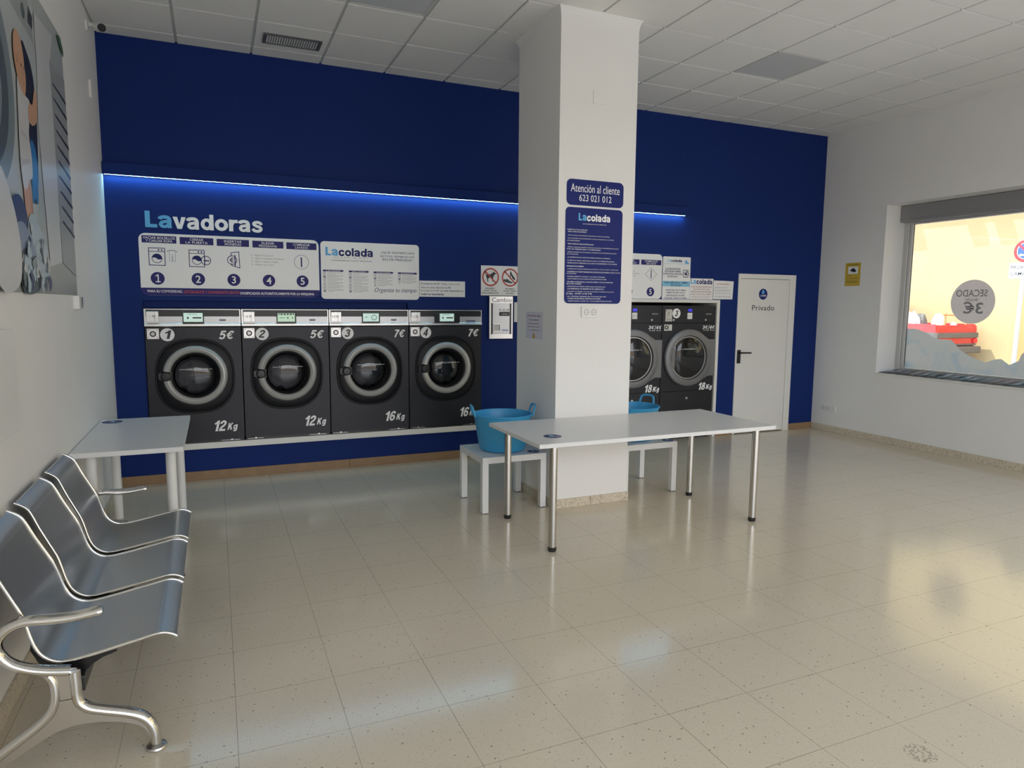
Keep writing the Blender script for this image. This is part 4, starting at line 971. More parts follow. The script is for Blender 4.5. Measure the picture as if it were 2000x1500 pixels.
rules = [(2.222, .18, 'NORMAS DE USO DE LAS MÁQUINAS', 1), (2.206, .17, '· ABRIR LA PUERTA DE LAS PRENDAS', 0), (2.178, .38, '· VACÍE LOS BOLSILLOS DE LAS PRENDAS ANTES DE INTRODUCIRLAS EN LA MÁQUINA', 0), (2.155, .42, '· NO ES NECESARIO ECHAR DETERGENTE, YA QUE LAS MÁQUINAS LO DOSIFICAN', 0), (2.138, .11, '  AUTOMÁTICAMENTE', 0), (2.112, .235, '· SELECCIONE EL PROGRAMA ANTES DE LAVAR', 0), (2.088, .465, '· RESPETE LA CAPACIDAD MÁXIMA DE CARGA DE LA MÁQUINA, NO SE ADMITEN RECLAMACIONES', 0), (2.072, .30, '  POR USO INADECUADO Y SOBRECARGA', 0), (2.05, .45, '· SEPARE LAS PRENDAS DE COLOR BLANCO, PARA EVITAR QUE DESTIÑAN EN EL LAVADO', 0), (2.034, .10, '  DE LA MÁQUINA', 0), (2.008, .39, '· LA TEMPERATURA DE LA SECADORA DEBE AJUSTARSE A LAS PRENDAS', 0), (1.986, .43, '· EL TIEMPO DE SECADO VARÍA SEGÚN LA CARGA Y LA TEMPERATURA ELEGIDA', 0), (1.965, .455, '· RETIRE LA ROPA AL TERMINAR EL CICLO, PARA NO HACER ESPERAR A OTROS CLIENTES', 0), (1.942, .15, 'INFORMACIÓN DE LA EMPRESA', 1), (1.92, .47, '· LA EMPRESA NO SE RESPONSABILIZA DE LA PÉRDIDA O ROBO DE OBJETOS PERSONALES', 0), (1.898, .485, '· LA EMPRESA NO SE RESPONSABILIZA DEL DESGASTE DE LAS PRENDAS TRAS EL USO DE', 0), (1.884, .085, '  LAS MÁQUINAS', 0), (1.862, .345, '· ESTABLECIMIENTO VIGILADO POR VIDEOCÁMARAS', 0), (1.842, .36, '· DISPONEMOS DE HOJAS DE RECLAMACIONES', 0), (1.82, .42, '· PROHIBIDO FUMAR EN EL LOCAL DE ACUERDO CON LA NORMATIVA', 0), (1.805, .13, '  DE LA LEY VIGENTE', 0), (1.785, .35, '· PREGUNTE A NUESTRO PERSONAL DE ATENCIÓN', 0), (1.766, .34, '· LA EMPRESA SE RESERVA EL DERECHO', 0), (1.745, .43, '· CUALQUIER USO INDEBIDO, INCLUIDO EL DE TINTES, SUPONDRÁ UNA SANCIÓN', 0), (1.728, .23, '  DEL IMPORTE', 0), (1.708, .36, '· LAS CÁMARAS GRABAN LAS 24 HORAS DEL DÍA', 0), (1.690, .31, '· CUIDE NUESTRAS INSTALACIONES', 0), (1.672, .41, '· GRACIAS POR SU COLABORACIÓN', 0)]
for z, wd, s, bd in rules: text(bm, P, s, 3.346, z-.009, 3.346+wd*1.0, z+.001, n_, 0, .02 if bd else 0, res=1)
obj('lettering', bm, 'white_print', t)
def socket(t, P, u0, v0, wd, ht, outlets, y0):
    bm = NB(); prism(bm, rr_pts(u0, v0, u0+wd, v0+ht, .008), lambda u, v, d: P(u, v, d), 0, .012); obj('plate', fixn(bm), 'white_plastic', t)
    for c in outlets:
        bm = NB(); ring2(bm, P, u0+c, v0+ht/2, .019, .023, .0126, 0, 24); poly(bm, P, circ_pts(u0+c, v0+ht/2, .019, 24), .0124, 1)
        for dz in (-.0095, .0095): poly(bm, P, circ_pts(u0+c+dz, v0+ht/2, .0032, 10), .0128, 2)
        obj('outlet', bm, ['grey_print', 'white_plastic', 'black'], t)
t = thing('wall_socket', 'white double power socket on the pillar below the rules sign', 'socket', (3.555, PY0, 1.54)); socket(t, P, 3.482, 1.537, .148, .086, (.042, .108), 0)
bm = NB(); prism(bm, rr_pts(3.552, 3.178, 3.662, 3.278, .006), lambda u, v, d: P(u, v, d), 0, .006); tag(obj('blank_plate', fixn(bm), 'white_wall', None, origin=(3.6, PY0, 3.23)), 'blank square cover plate painted white high on the pillar', 'cover plate')
P = PR(PX0)
t = thing('warning_paper', 'pale paper notice with orange warning triangle on the shaded pillar side', 'paper', (PX0, -1.62, 1.46))
obj('sheet', slab(P, [(1.46, 1.353), (1.785, 1.353), (1.785, 1.574), (1.46, 1.574)], .0015), mat('lilac_paper', (.66, .65, .74), .6), t)
bm = NB(); n_ = .0022
text(bm, P, 'NO ECHAR LEJÍA', 1.488, 1.533, 1.745, 1.551, n_, 0, .02)
for z, a, b, s in ((1.503, 1.528, 1.703, 'EN EL INTERIOR'), (1.473, 1.511, 1.712, 'DE LAS LAVADORAS'), (1.447, 1.499, 1.728, 'PUEDE DAÑAR LA ROPA'), (1.418, 1.506, 1.723, 'Y LAS MÁQUINAS')): text(bm, P, s, a, z, b, z+.01, n_, 0, .01)
poly(bm, P, [(1.588, 1.359), (1.646, 1.359), (1.617, 1.408)], n_, 1); stroke(bm, P, [(1.617, 1.374), (1.617, 1.392)], .006, n_+.0005, 2)
obj('lettering', bm, ['maroon', 'orange_print', 'black_print'], t)

# ------------------------------------------------------------------ right wall
P = PR(XR)
t = thing('surveillance_sign', 'small yellow video surveillance sign on the right wall near the corner', 'sign', (XR, .515-1.03, 2.05))
obj('board', slab(P, [(.405, 1.904), (.628, 1.904), (.628, 2.192), (.405, 2.192)], .003), 'yellow_sign', t)
bm = NB(); n_ = .0036
rect(bm, P, .448, 2.055, .592, 2.145, n_, 0); poly(bm, P, smooth_pts([(.478, 2.10), (.52, 2.125), (.565, 2.095), (.548, 2.075), (.50, 2.085)]), n_+.0006, 1); stroke(bm, P, [(.535, 2.12), (.535, 2.135)], .008, n_+.0006, 1)
text(bm, P, 'ZONA VIDEOVIGILADA', .43, 2.158, .605, 2.174, n_, 1)
for z, b in ((2.03, .50), (1.995, .6), (1.96, .6), (1.945, .58)): rect(bm, P, .43, z, b, z+.004, n_, 1)
obj('print', bm, ['paper', 'black_print'], t)
t = thing('wall_socket', 'white triple socket plate low on the right wall near the corner', 'socket', (XR, -.27, .3)); socket(t, P, .155, .268, .235, .082, (.045, .115), 0)
# leaflets on the sill
cols = [mat('leaflet_blue', (.09, .11, .33), .4), mat('leaflet_white', (.62, .66, .72), .4), mat('leaflet_pink', (.6, .42, .42), .4), mat('leaflet_teal', (.2, .36, .42), .4), mat('leaflet_dark', (.05, .05, .09), .4)]
words = ['first', 'second', 'third', 'fourth', 'fifth', 'sixth', 'seventh', 'eighth', 'ninth', 'tenth', 'eleventh', 'twelfth', 'thirteenth', 'fourteenth', 'fifteenth', 'sixteenth']
rnd = random.Random(11)
tones = ['dark blue', 'white', 'pinkish', 'teal', 'black']
for i in range(16):
    y = -1.02-i*.112; k_ = (0, 0, 4, 2, 3, 4, 1, 1, 1, 3, 1, 2, 2, 3, 1, 0)[i]
    t_ = .0462*0+.846
    bm = NB(); wd, dp = .15, .215
    tilt = .004+.0005*i
    x0 = 8.245+rnd.uniform(0, .03)
    pts = [(-wd/2, 0), (wd/2, 0)]
    def LP(u, v, d, rot=rnd.uniform(-.22, .22), y=y, x0=x0):
        # u along the sill, v across it, d up; each sheet leans on the one before it
        uu = u*math.cos(rot)-v*math.sin(rot); vv = u*math.sin(rot)+v*math.cos(rot)
        return Vector((x0+dp/2+vv, y-uu, .8465+d+.022*max(0, u/wd+.5)+.026*max(0, v/dp+.5)))
    top = [LP(-wd/2, -dp/2, .003), LP(wd/2, -dp/2, .003), LP(wd/2, dp/2, .003), LP(-wd/2, dp/2, .003)]
    bot = [v-Vector((0, 0, .003)) for v in top]
    A = [bm.verts.new(v) for v in top]; B = [bm.verts.new(v) for v in bot]
    bm.faces.new(A).material_index = 0; bm.faces.new(B[::-1])
    for q in range(4): bm.faces.new((A[q], B[q], B[(q+1) % 4], A[(q+1) % 4])).material_index = 1
    for q, (a, b, c, d) in enumerate(((.1, .12, .9, .42), (.1, .5, .55, .88))):
        f = bm.faces.new([bm.verts.new(LP((a_-.5)*wd, (b_-.5)*dp, .0036)) for a_, b_ in ((a, b), (c, b), (c, d), (a, d))]); f.material_index = 2
    o = obj('leaflet', bm, [cols[k_], 'anth_dark', cols[1 if k_ != 1 else 3]], None, origin=(8.37, y, .846))
    tag(o, '%s leaflet on the window sill, %s one from the left end' % (tones[k_], words[i]), 'leaflet', 'fanned leaflets on the window sill')

# ------------------------------------------------------------------ left wall
P = PL(0)
t = thing('wall_poster', 'large photo poster of a toddler and laundry beside a washing machine, left wall', 'poster', (0, -2.9, 2.45))
bm = NB(); box(bm, 0, .004, -4.3, -1.565, 1.671, 3.262); obj('panel', bm, 'white_plastic', t)
pm = {'bg': (.40, .44, .44), 'machine': (.46, .50, .51), 'rim': (.20, .25, .27), 'rimdark': (.085, .11, .12), 'dark': (.025, .028, .035), 'wall': (.33, .36, .36), 'skin': (.62, .36, .22), 'skin2': (.48, .25, .15), 'suit': (.60, .60, .60), 'lam': (.58, .60, .61), 'slat': (.34, .36, .36), 'floor': (.36, .38, .36), 'blue': (.04, .20, .48), 'denim': (.22, .28, .40), 'pale': (.42, .52, .58), 'green': (.08, .18, .07), 'navycl': (.03, .04, .12), 'suitsh': (.50, .50, .51)}
keys = list(pm); pmats = [mat('poster_'+k_, pm[k_], .35) for k_ in keys]
bm = NB(); kk = [.0045]
def pp(name, pts, sm=False, k=4):
    kk[0] += .00025; poly(bm, P, smooth_pts(pts, k) if sm else pts, kk[0], keys.index(name))
pp('bg', [(-4.3, 1.671), (-1.565, 1.671), (-1.565, 3.262), (-4.3, 3.262)])
pp('floor', [(-4.3, 1.671), (-1.566, 1.671), (-1.575, 1.79), (-1.99, 1.86), (-2.9, 2.09), (-4.3, 2.0)])
pp('machine', [(-4.3, 3.262), (-2.36, 3.262), (-2.31, 2.92), (-2.36, 2.5), (-2.6, 1.95), (-2.95, 2.12), (-4.3, 2.12)])
pp('wall', [(-4.3, 3.262), (-2.72, 3.262), (-2.44, 3.15), (-2.36, 2.96), (-2.9, 3.02), (-4.3, 3.03)])
pp('rim', circ_pts(-3.35, 2.58, .49, 48)); pp('rimdark', circ_pts(-3.36, 2.58, .40, 48)); pp('rim', circ_pts(-3.38, 2.57, .31, 40)); pp('wall', circ_pts(-3.4, 2.57, .22, 40))
pp('dark', [(-2.44, 3.13), (-2.36, 3.10), (-2.38, 3.03), (-2.47, 3.04)]); pp('rimdark', circ_pts(-2.56, 3.06, .035, 20))
pp('dark', [(-2.66, 2.86), (-2.55, 2.87), (-2.45, 2.79), (-2.425, 2.65), (-2.44, 2.45), (-2.50, 2.2), (-2.6, 2.13), (-2.68, 2.4)], True)
pp('blue', [(-2.60, 2.42), (-2.50, 2.40), (-2.49, 2.28), (-2.52, 2.13), (-2.58, 2.15), (-2.63, 2.13)], True)
pp('lam', [(-2.325, 3.14), (-1.87, 3.17), (-1.98, 3.0), (-2.0, 1.86), (-2.33, 1.82), (-2.40, 2.55), (-2.34, 2.85)])
pp('slat', [(-1.995, 3.0), (-1.566, 3.01), (-1.575, 1.79), (-1.99, 1.86)])
for q in range(10):
    z0 = 2.895-q*.087; z1 = 2.876-q*.0915; pp('dark', [(-1.944+q*.004, z0), (-1.566, z1), (-1.566, z1-.02), (-1.94+q*.004, z0-.012)])
pp('green', [(-1.73, 3.22), (-1.66, 3.24), (-1.566, 3.2), (-1.566, 3.15), (-1.64, 3.17)], True)
pp('skin2', [(-2.75, 2.25), (-2.70, 2.24), (-2.665, 2.1), (-2.675, 1.99), (-2.72, 1.97), (-2.74, 2.08)], True)
pp('skin', [(-2.82, 2.24), (-2.72, 2.26), (-2.70, 2.12), (-2.715, 1.97), (-2.80, 1.96), (-2.82, 2.1)], True)
pp('suit', [(-2.80, 2.68), (-2.74, 2.655), (-2.66, 2.63), (-2.585, 2.62), (-2.60, 2.54), (-2.645, 2.45), (-2.62, 2.36), (-2.625, 2.25), (-2.70, 2.22), (-2.76, 2.17), (-2.83, 2.18), (-2.85, 2.32), (-2.83, 2.5)], True)
pp('suitsh', [(-2.80, 2.45), (-2.68, 2.43), (-2.66, 2.41), (-2.80, 2.42)]); pp('suitsh', [(-2.82, 2.30), (-2.66, 2.33), (-2.66, 2.31), (-2.82, 2.27)])
pp('skin', [(-2.60, 2.61), (-2.53, 2.62), (-2.47, 2.70), (-2.43, 2.71), (-2.42, 2.62), (-2.46, 2.55), (-2.56, 2.51), (-2.63, 2.53)], True)
pp('skin', [(-2.78, 2.90), (-2.70, 2.89), (-2.655, 2.83), (-2.645, 2.77), (-2.632, 2.73), (-2.64, 2.68), (-2.67, 2.63), (-2.72, 2.63), (-2.79, 2.68), (-2.835, 2.75), (-2.835, 2.84)], True)
pp('skin2', [(-2.80, 2.775), (-2.785, 2.79), (-2.77, 2.77), (-2.78, 2.745), (-2.795, 2.75)], True)
pp('dark', circ_pts(-2.712, 2.757, .010, 12)); pp('dark', circ_pts(-2.660, 2.757, .008, 12)); pp('skin2', [(-2.685, 2.745), (-2.668, 2.712), (-2.69, 2.71)]); pp('skin2', [(-2.705, 2.682), (-2.672, 2.69), (-2.662, 2.678), (-2.685, 2.666)], True)
pp('navycl', [(-3.10, 2.06), (-2.93, 2.12), (-2.80, 2.03), (-2.9, 1.92), (-3.1, 1.9)], True)
pp('pale', [(-2.80, 2.01), (-2.70, 2.06), (-2.55, 2.0), (-2.45, 1.95), (-2.40, 1.86), (-2.42, 1.76), (-2.55, 1.72), (-2.70, 1.8), (-2.8, 1.9)], True)
pp('denim', [(-3.05, 1.96), (-2.9, 2.0), (-2.75, 1.93), (-2.68, 1.84), (-2.8, 1.78), (-3.05, 1.82)], True)
pp('rimdark', [(-3.0, 1.84), (-2.82, 1.88), (-2.66, 1.80), (-2.6, 1.73), (-2.72, 1.674), (-2.98, 1.68)], True)
pp('pale', [(-2.95, 1.83), (-2.85, 1.85), (-2.74, 1.80), (-2.78, 1.74), (-2.92, 1.75)], True); pp('suit', [(-2.86, 1.75), (-2.80, 1.77), (-2.76, 1.72), (-2.83, 1.69)], True); pp('pale', [(-2.70, 1.9), (-2.6, 1.93), (-2.52, 1.87), (-2.6, 1.83)], True)
rp_ = random.Random(4)
for q in range(46):
    cu = rp_.uniform(-2.98, -2.45); cv = 1.70+rp_.random()*(.30 if cu > -2.85 else .2)
    if cv > 2.02-abs(cu+2.72)*.5: continue
    r_ = rp_.uniform(.02, .065); an = rp_.uniform(0, 6.28)
    tone = ['pale', 'denim', 'suit', 'rimdark', 'navycl', 'pale', 'suitsh', 'rim'][q % 8]
    pp(tone, [(cu+r_*(1+.5*math.sin(3*a_+q))*math.cos(a_+an)*(.8 if a_ < 2 else .45), max(1.675, cv+r_*math.sin(a_+an)*.7)) for a_ in (0, .8, 1.6, 2.4, 3.2, 4.0, 4.8, 5.6)], True, 3)
pp('suit', [(-3.3, 2.2), (-3.1, 2.05), (-3.02, 1.85), (-3.1, 1.70), (-3.4, 1.69), (-3.5, 2.0)], True)
obj('printed_picture', bm, pmats, t)
t = thing('light_switch', 'small white switch box on the left wall at the poster corner', 'switch', (0, -1.62, 1.62))
bm = NB(); box(bm, 0, .035, -1.712, -1.548, 1.583, 1.668, 0, .004, 2); obj('housing', bm, 'white_plastic', t)
bm = NB(); box(bm, .035, .039, -1.66, -1.60, 1.592, 1.66, 0, .002, 1); obj('rocker', bm, 'silver_panel', t)
t = thing('security_camera', 'small white bullet camera with black lens in the upper left corner', 'camera', (0.0, -.35, 3.72))
bm = NB(); cyl(bm, (0, -.46, 3.732), (.014, -.46, 3.732), .040, seg=24); obj('mount', bm, 'white_plastic', t, smooth=True)
bm = NB(); sweep(bm, [(.012, -.46, 3.735), (.035, -.44, 3.742), (.055, -.415, 3.742)], .014, .014, upv=(0, 0, 1)); obj('arm', bm, 'white_plastic', t, smooth=True)
bm = NB(); cyl(bm, (.048, -.385, 3.752), (.108, -.50, 3.712), .031, seg=24); bd_ = obj('body', bm, 'white_plastic', t, smooth=True)
bm = NB(); cyl(bm, (.1085, -.501, 3.7115), (.113, -.5095, 3.7085), .029, seg=24); obj('lens', bm, 'anth_dark', bd_, smooth=True)
bm = NB(); box(bm, 0, .016, -.50, -.485, 3.19, 3.32, 0, .002, 1); box(bm, 0.004, .01, -.486, -.42, 3.178, 3.186); tag(obj('wall_bracket', bm, 'white_plastic', None, origin=(0, -.49, 3.25)), 'thin white bracket stub on the left wall below the camera', 'bracket')
bm = NB(); box(bm, 0, .06, -3.85, -3.40, 1.10, 1.52, 0, .005, 2); tag(obj('fuse_box', bm, 'white_plastic', None, origin=(0, -3.6, 1.3)), 'white fuse box cover cut by the left picture edge', 'fuse box')

# ------------------------------------------------------------------ tables
def round_sticker(parent, cu, cv, z, r=.062):
    bm = NB(); P = PT(z)
    poly(bm, P, circ_pts(cu, cv, r, 36), .0006, 0)
    poly(bm, P, smooth_pts([(cu, cv+r*.75), (cu+r*.28, cv+r*.25), (cu+r*.2, cv+r*.02), (cu-r*.2, cv+r*.02), (cu-r*.28, cv+r*.25)]), .001, 1)
    text(bm, P, 'La', cu-r*.75, cv-r*.35, cu-r*.4, cv-r*.08, .001, 1, .03); text(bm, P, 'colada', cu-r*.38, cv-r*.35, cu+r*.75, cv-r*.08, .001, 2, .03)
    obj('logo_sticker', bm, ['sign_blue', 'pale_blue', 'white_print'], parent, label='round blue logo sticker')
t = thing('folding_table', 'long white folding table on four steel legs in front of the pillar', 'table', (3.69, -2.49, 0))
bm = NB(); box(bm, 2.697, 4.679, -2.93, -2.046, .715, .743, 0, .0015, 1); tp = obj('tabletop', bm, 'white_lam', t)
for x, y in ((2.83, -2.868), (2.83, -2.106), (4.545, -2.868), (4.545, -2.106)):
    bm = NB(); cyl(bm, (x, y, .028), (x, y, .708), .0265, seg=32); cyl(bm, (x, y, .708), (x, y, .715), .045, seg=32); lg = obj('leg', bm, 'steel_leg', t, smooth=True)
    bm = NB(); lathe(bm, [(.0005, 0), (.024, 0), (.0275, .005), (.0285, .03), (.0265, .031)], (x, y, 0), 'z', 28); obj('foot_cap', fixn(bm), 'rubber', lg, smooth=True)
round_sticker(t, 2.905, -2.70, .743)
t = thing('corner_table', 'small white table against the left wall beside the bench', 'table', (.31, -1.55, 0))
bm = NB(); box(bm, .004, .61, -2.19, -.90, .715, .745, 0, .0015, 1); obj('tabletop', bm, 'white_lam', t)
for x, y in ((.095, -2.06), (.53, -2.06), (.095, -1.0), (.53, -1.0)):
    bm = NB(); cyl(bm, (x, y, 0), (x, y, .715), .030, seg=28); obj('leg', bm, 'white_plastic', t, smooth=True)
round_sticker(t, .092, -1.04, .745, .068)

def stool(x0, label, stick):
    t = thing('side_table', label, 'side table', (x0+.275, -1.685, 0), group='low white side tables flanking the pillar')
    y0, y1, x1 = -1.955, -1.413, x0+.55
    bm = NB(); box(bm, x0, x1, y0, y1, .40, .45, 0, .0015, 1); obj('tabletop', bm, 'white_lam', t)
    for x, y in ((x0, y0), (x1-.05, y0), (x0, y1-.05), (x1-.05, y1-.05)):
        bm = NB(); box(bm, x, x+.05, y, y+.05, .006, .40, 0, .001, 1); box(bm, x+.004, x+.046, y+.004, y+.046, 0, .006, 1); obj('leg', bm, ['white_lam', 'rubber'], t)
    round_sticker(t, *stick, .45, .05)
stool(2.682, 'low white square side table left of the pillar carrying a blue tub', (3.155, -1.87))
stool(3.968, 'low white square side table right of the pillar carrying a blue tub', (4.465, -1.885))

def tub(cx, cy, ang, label):
    t = thing('laundry_tub', label, 'tub', (cx, cy, .451), group='light blue flexible laundry tubs')
    z0 = .4508; prof = [(.0005, 0), (.165, 0), (.182, .006), (.192, .022), (.205, .10), (.220, .19), (.232, .262), (.238, .285), (.2455, .290), (.2465, .298), (.241, .301), (.234, .298), (.230, .285), (.222, .24), (.205, .13), (.190, .03), (.172, .012), (.0005, .012)]
    bm = NB(); lathe(bm, prof, (cx, cy, z0), 'z', 64); obj('body', fixn(bm), 'tub_blue', t, smooth=True)
    for s in (0, math.pi):
        a = ang+s; d = Vector((math.cos(a), math.sin(a), 0)); q = Vector((-d.y, d.x, 0)); c = Vector((cx, cy, z0))
        bm = NB()
        pts = [c+d*(.236)+q*(-.075)+Vector((0, 0, .28)), c+d*.246+q*(-.07)+Vector((0, 0, .318)), c+d*.258+q*(-.055)+Vector((0, 0, .358)), c+d*.263+Vector((0, 0, .368)), c+d*.258+q*.055+Vector((0, 0, .358)), c+d*.246+q*.07+Vector((0, 0, .318)), c+d*.236+q*.075+Vector((0, 0, .28))]
        sweep(bm, pts, .010, .0085, upv=d, seg=12); obj('handle', fixn(bm), 'tub_blue', t, smooth=True)
tub(2.957, -1.69, math.radians(-12), 'light blue flexible laundry tub left of the pillar')
tub(4.21, -1.69, math.radians(24), 'light blue flexible laundry tub right of the pillar, far handle raised')

# ------------------------------------------------------------------ beam bench
t = thing('waiting_bench', 'three-seat perforated steel beam bench with chrome arms along the left wall', 'bench', (.3, -3.3, 0))
prof = [(.028, .802), (.052, .789), (.073, .772), (.087, .747), (.110, .690), (.140, .625), (.166, .568), (.181, .520), (.194, .470), (.208, .430), (.230, .398), (.262, .377), (.300, .371), (.345, .376), (.40, .385), (.47, .398), (.53, .409), (.565, .416), (.590, .419), (.612, .416), (.632, .407), (.645, .397)]
PR_ = catmull(prof)
def seat(y0, y1):
    bm = NB(); uvl = bm.loops.layers.uv.new('UVMap')
    s = [0]
    for (a, b), (c, d) in zip(PR_, PR_[1:]): s.append(s[-1]+math.hypot(c-a, d-b))
    ins = lambda z: .028*min(1, max(0, (z-.45)/.33))
    def sheet(off):
        rows = []
        for i, (x, z) in enumerate(PR_):
            a = PR_[max(i-1, 0)]; b = PR_[min(i+1, len(PR_)-1)]; tx, tz = b[0]-a[0], b[1]-a[1]; ln = math.hypot(tx, tz)
            nx, nz = -tz/ln*off, tx/ln*off
            rows.append([bm.verts.new((x+nx, y, z+nz)) for y in (y0+ins(z), y1-ins(z))])
        for i in range(len(rows)-1):
            f = bm.faces.new((rows[i][0], rows[i][1], rows[i+1][1], rows[i+1][0])); f.smooth = True
            for lp, uv in zip(f.loops, ((y0, s[i]), (y1, s[i]), (y1, s[i+1]), (y0, s[i+1]))): lp[uvl].uv = uv
        return rows
    A = sheet(0); B = sheet(-.003)
    for q in (0, -1): f = bm.faces.new((A[q][0], A[q][1], B[q][1], B[q][0]))
    st = obj('seat', fixn(bm), 'perf', t)
    for y, sg in ((y0, 1), (y1, -1)):
        bm = NB(); sweep(bm, [(x, y+sg*ins(z), z) for x, z in prof], .0064, .0064, upv=(0, 1, 0), seg=12, smooth_n=3); obj('edge_tube', fixn(bm), 'chrome', st, smooth=True)
    for y in (y0+.04, y1-.04):
        bm = NB(); prism(bm, [(.186, .445), (.20, .41), (.225, .375), (.262, .355), (.30, .352), (.345, .358), (.44, .378), (.445, .366), (.40, .352), (.365, .332), (.352, .318), (.27, .318), (.235, .335), (.205, .37), (.183, .42)], lambda u, v, d: Vector((u, d, v)), y-.016, y+.016); obj('support_bracket', fixn(bm), 'black', st)
for y0, y1 in ((-4.085, -3.55), (-3.495, -2.99), (-2.93, -2.44)): seat(y0, y1)
bm = NB(); box(bm, .268, .348, -4.112, -2.413, .262, .318, 0, .004, 2); obj('beam', bm, 'black', t)
def end_frame(y):
    s = 1
    bm = NB()
    arm = [(.420, .556), (.395, .554), (.33, .547), (.26, .549), (.20, .555), (.16, .548), (.125, .525), (.108, .49), (.112, .455), (.14, .415), (.185, .387), (.24, .368), (.31, .354)]
    sweep(bm, [(x, y, z) for x, z in arm], scale=lambda q: 1 if q > .05 else .8+.2*q/.05, ru=.0175, rv=.0245, upv=(0, 1, 0), seg=18, smooth_n=5)
    sweep(bm, [(.19, y, .380), (.15, y, .398), (.116, y, .436), (.1, y, .486), (.12, y, .532), (.16, y, .552)], .010, .015, upv=(0, 1, 0), seg=12, smooth_n=5)
    fr = obj('end_frame', fixn(bm), 'chrome', t, smooth=True)
    bm = NB()
    web = [(.20, .372), (.25, .366), (.318, .356), (.329, .345), (.329, .262), (.337, .232), (.362, .207), (.41, .187), (.47, .165), (.52, .140), (.548, .108), (.562, .070), (.565, .030), (.548, .030), (.538, .070), (.515, .100), (.47, .124), (.41, .143), (.345, .152), (.285, .148), (.235, .131), (.175, .098), (.11, .060), (.05, .028), (.028, .022), (.028, .050), (.08, .088), (.14, .130), (.20, .172), (.236, .207), (.254, .240), (.258, .275), (.255, .318), (.238, .345)]
    prism(bm, smooth_pts(web, 3), lambda u, v, d: Vector((u, d, v)), y-.010, y+.010)
    obj('cast_leg', fixn(bm), 'cast_alu', fr)
    bm = NB()
    sweep(bm, [(x, y, z) for x, z in ((.322, .352), (.324, .30), (.325, .262), (.333, .230), (.36, .204), (.41, .183), (.47, .161), (.518, .136), (.545, .104), (.559, .066), (.562, .022))], .018, .024, upv=(0, 1, 0), seg=16, smooth_n=5)
    sweep(bm, [(x, y, z) for x, z in ((.246, .352), (.259, .325), (.263, .29), (.260, .25), (.243, .208), (.205, .172), (.145, .130), (.085, .088), (.045, .055), (.034, .022))], .016, .021, upv=(0, 1, 0), seg=14, smooth_n=5)
    obj('leg_rail', fixn(bm), 'chrome', fr, smooth=True)
    bm = NB(); box(bm, .254, .328, y-.011, y+.011, .252, .254); obj('joint_line', bm, 'rubber', fr)
    for x in (.562, .034):
        bm = NB(); r_ = lathe(bm, [(.0005, 0), (.034, 0), (.036, .004), (.033, .010), (.016, .018), (.012, .026), (.0005, .026)], (x, y, 0), 'z', 28); obj('foot', fixn(bm), 'steel', fr, smooth=True)
end_frame(-4.125); end_frame(-2.40)

# ------------------------------------------------------------------ outside
bm = NB(); box(bm, 8.67, 19.99, -40, 40, -.12, -.02); box(bm, -40, 8.67, -40, YF-.1, -.12, -.02)
obj('street_ground', bm, 'asphalt', kind='structure')
bm = NB(); box(bm, 8.67, 10.2, -20, 20, -.02, .0); box(bm, -20, 8.67, YF-2.2, YF-.1, -.02, 0); obj('pavement_ground', bm, 'pavement', kind='structure')
t = thing('house', 'sunlit yellow rendered house with beam ends under its eave, across the street', 'house', (20.5, 4, 0))
bm = NB(); box(bm, 20, 24, -22, 26, -.02, 9.6); obj('wall', bm, 'yellow_wall', t)
bm = NB(); box(bm, 19.45, 24, -22, 26, 5.0, 5.14); obj('eave', bm, 'facade_cream', t)
for y in (13.2, 11.6, 9.9, 7.75, 5.98, 5.26, 4.54, 3.82, 2.1, .4, -1.3, -3.0, -4.7, -6.4, -8.1):
    bm = NB(); prism(bm, [(20, 4.72), (19.25, 4.80), (19.20, 4.86), (19.25, 5.0), (20, 5.0)], lambda u, v, d: Vector((u, d, v)), y-.20, y+.20); obj('beam_end', fixn(bm), 'facade_cream', t)
bm = NB(); box(bm, 19.94, 20, 2.95, 4.33, 0, 2.45); obj('door_panel', bm, 'orange_wood', t)
bm = NB(); box(bm, -20, 30, -37, -34, -.02, 3.4)
tag(obj('opposite_house', bm, 'facade_cream', None, origin=(10, -26.5, 0)), 'cream rendered house facing the shopfront, behind the viewer', 'house')

# red pickup
t = thing('pickup_truck', 'red pickup truck parked outside with a loaded open bed', 'truck', (18.85, 7.6, 0))
tx0, tx1 = 18.0, 19.65
bm = NB()
side = [(7.22, 1.215), (7.27, 1.75), (7.57, 1.80), (8.42, 1.78), (8.92, 1.25), (9.97, 1.14), (10.07, .9), (10.05, .55), (9.67, .55), (9.57, .75), (9.27, .86), (8.97, .75), (8.87, .5), (7.22, .5)]
prism(bm, side, lambda u, v, d: Vector((d, u, v)), tx0, tx1)
bd_ = obj('body', fixn(bm), 'red_car', t)
bm = NB(); bs = [(5.17, .72), (5.12, .80), (5.15, 1.16), (5.20, 1.215), (7.21, 1.215), (7.21, .5), (6.82, .5), (6.72, .75), (6.47, .86), (6.17, .75), (6.07, .55), (5.22, .55)]
for a_, b_ in ((tx0, tx0+.06), (tx1-.06, tx1)): prism(bm, bs, lambda u, v, d: Vector((d, u, v)), a_, b_)
box(bm, tx0+.06, tx1-.06, 5.14, 5.20, .66, 1.19); box(bm, tx0+.06, tx1-.06, 7.15, 7.21, .72, 1.20); box(bm, tx0+.06, tx1-.06, 5.20, 7.15, .70, .76)
obj('bed', fixn(bm), 'red_car', t)
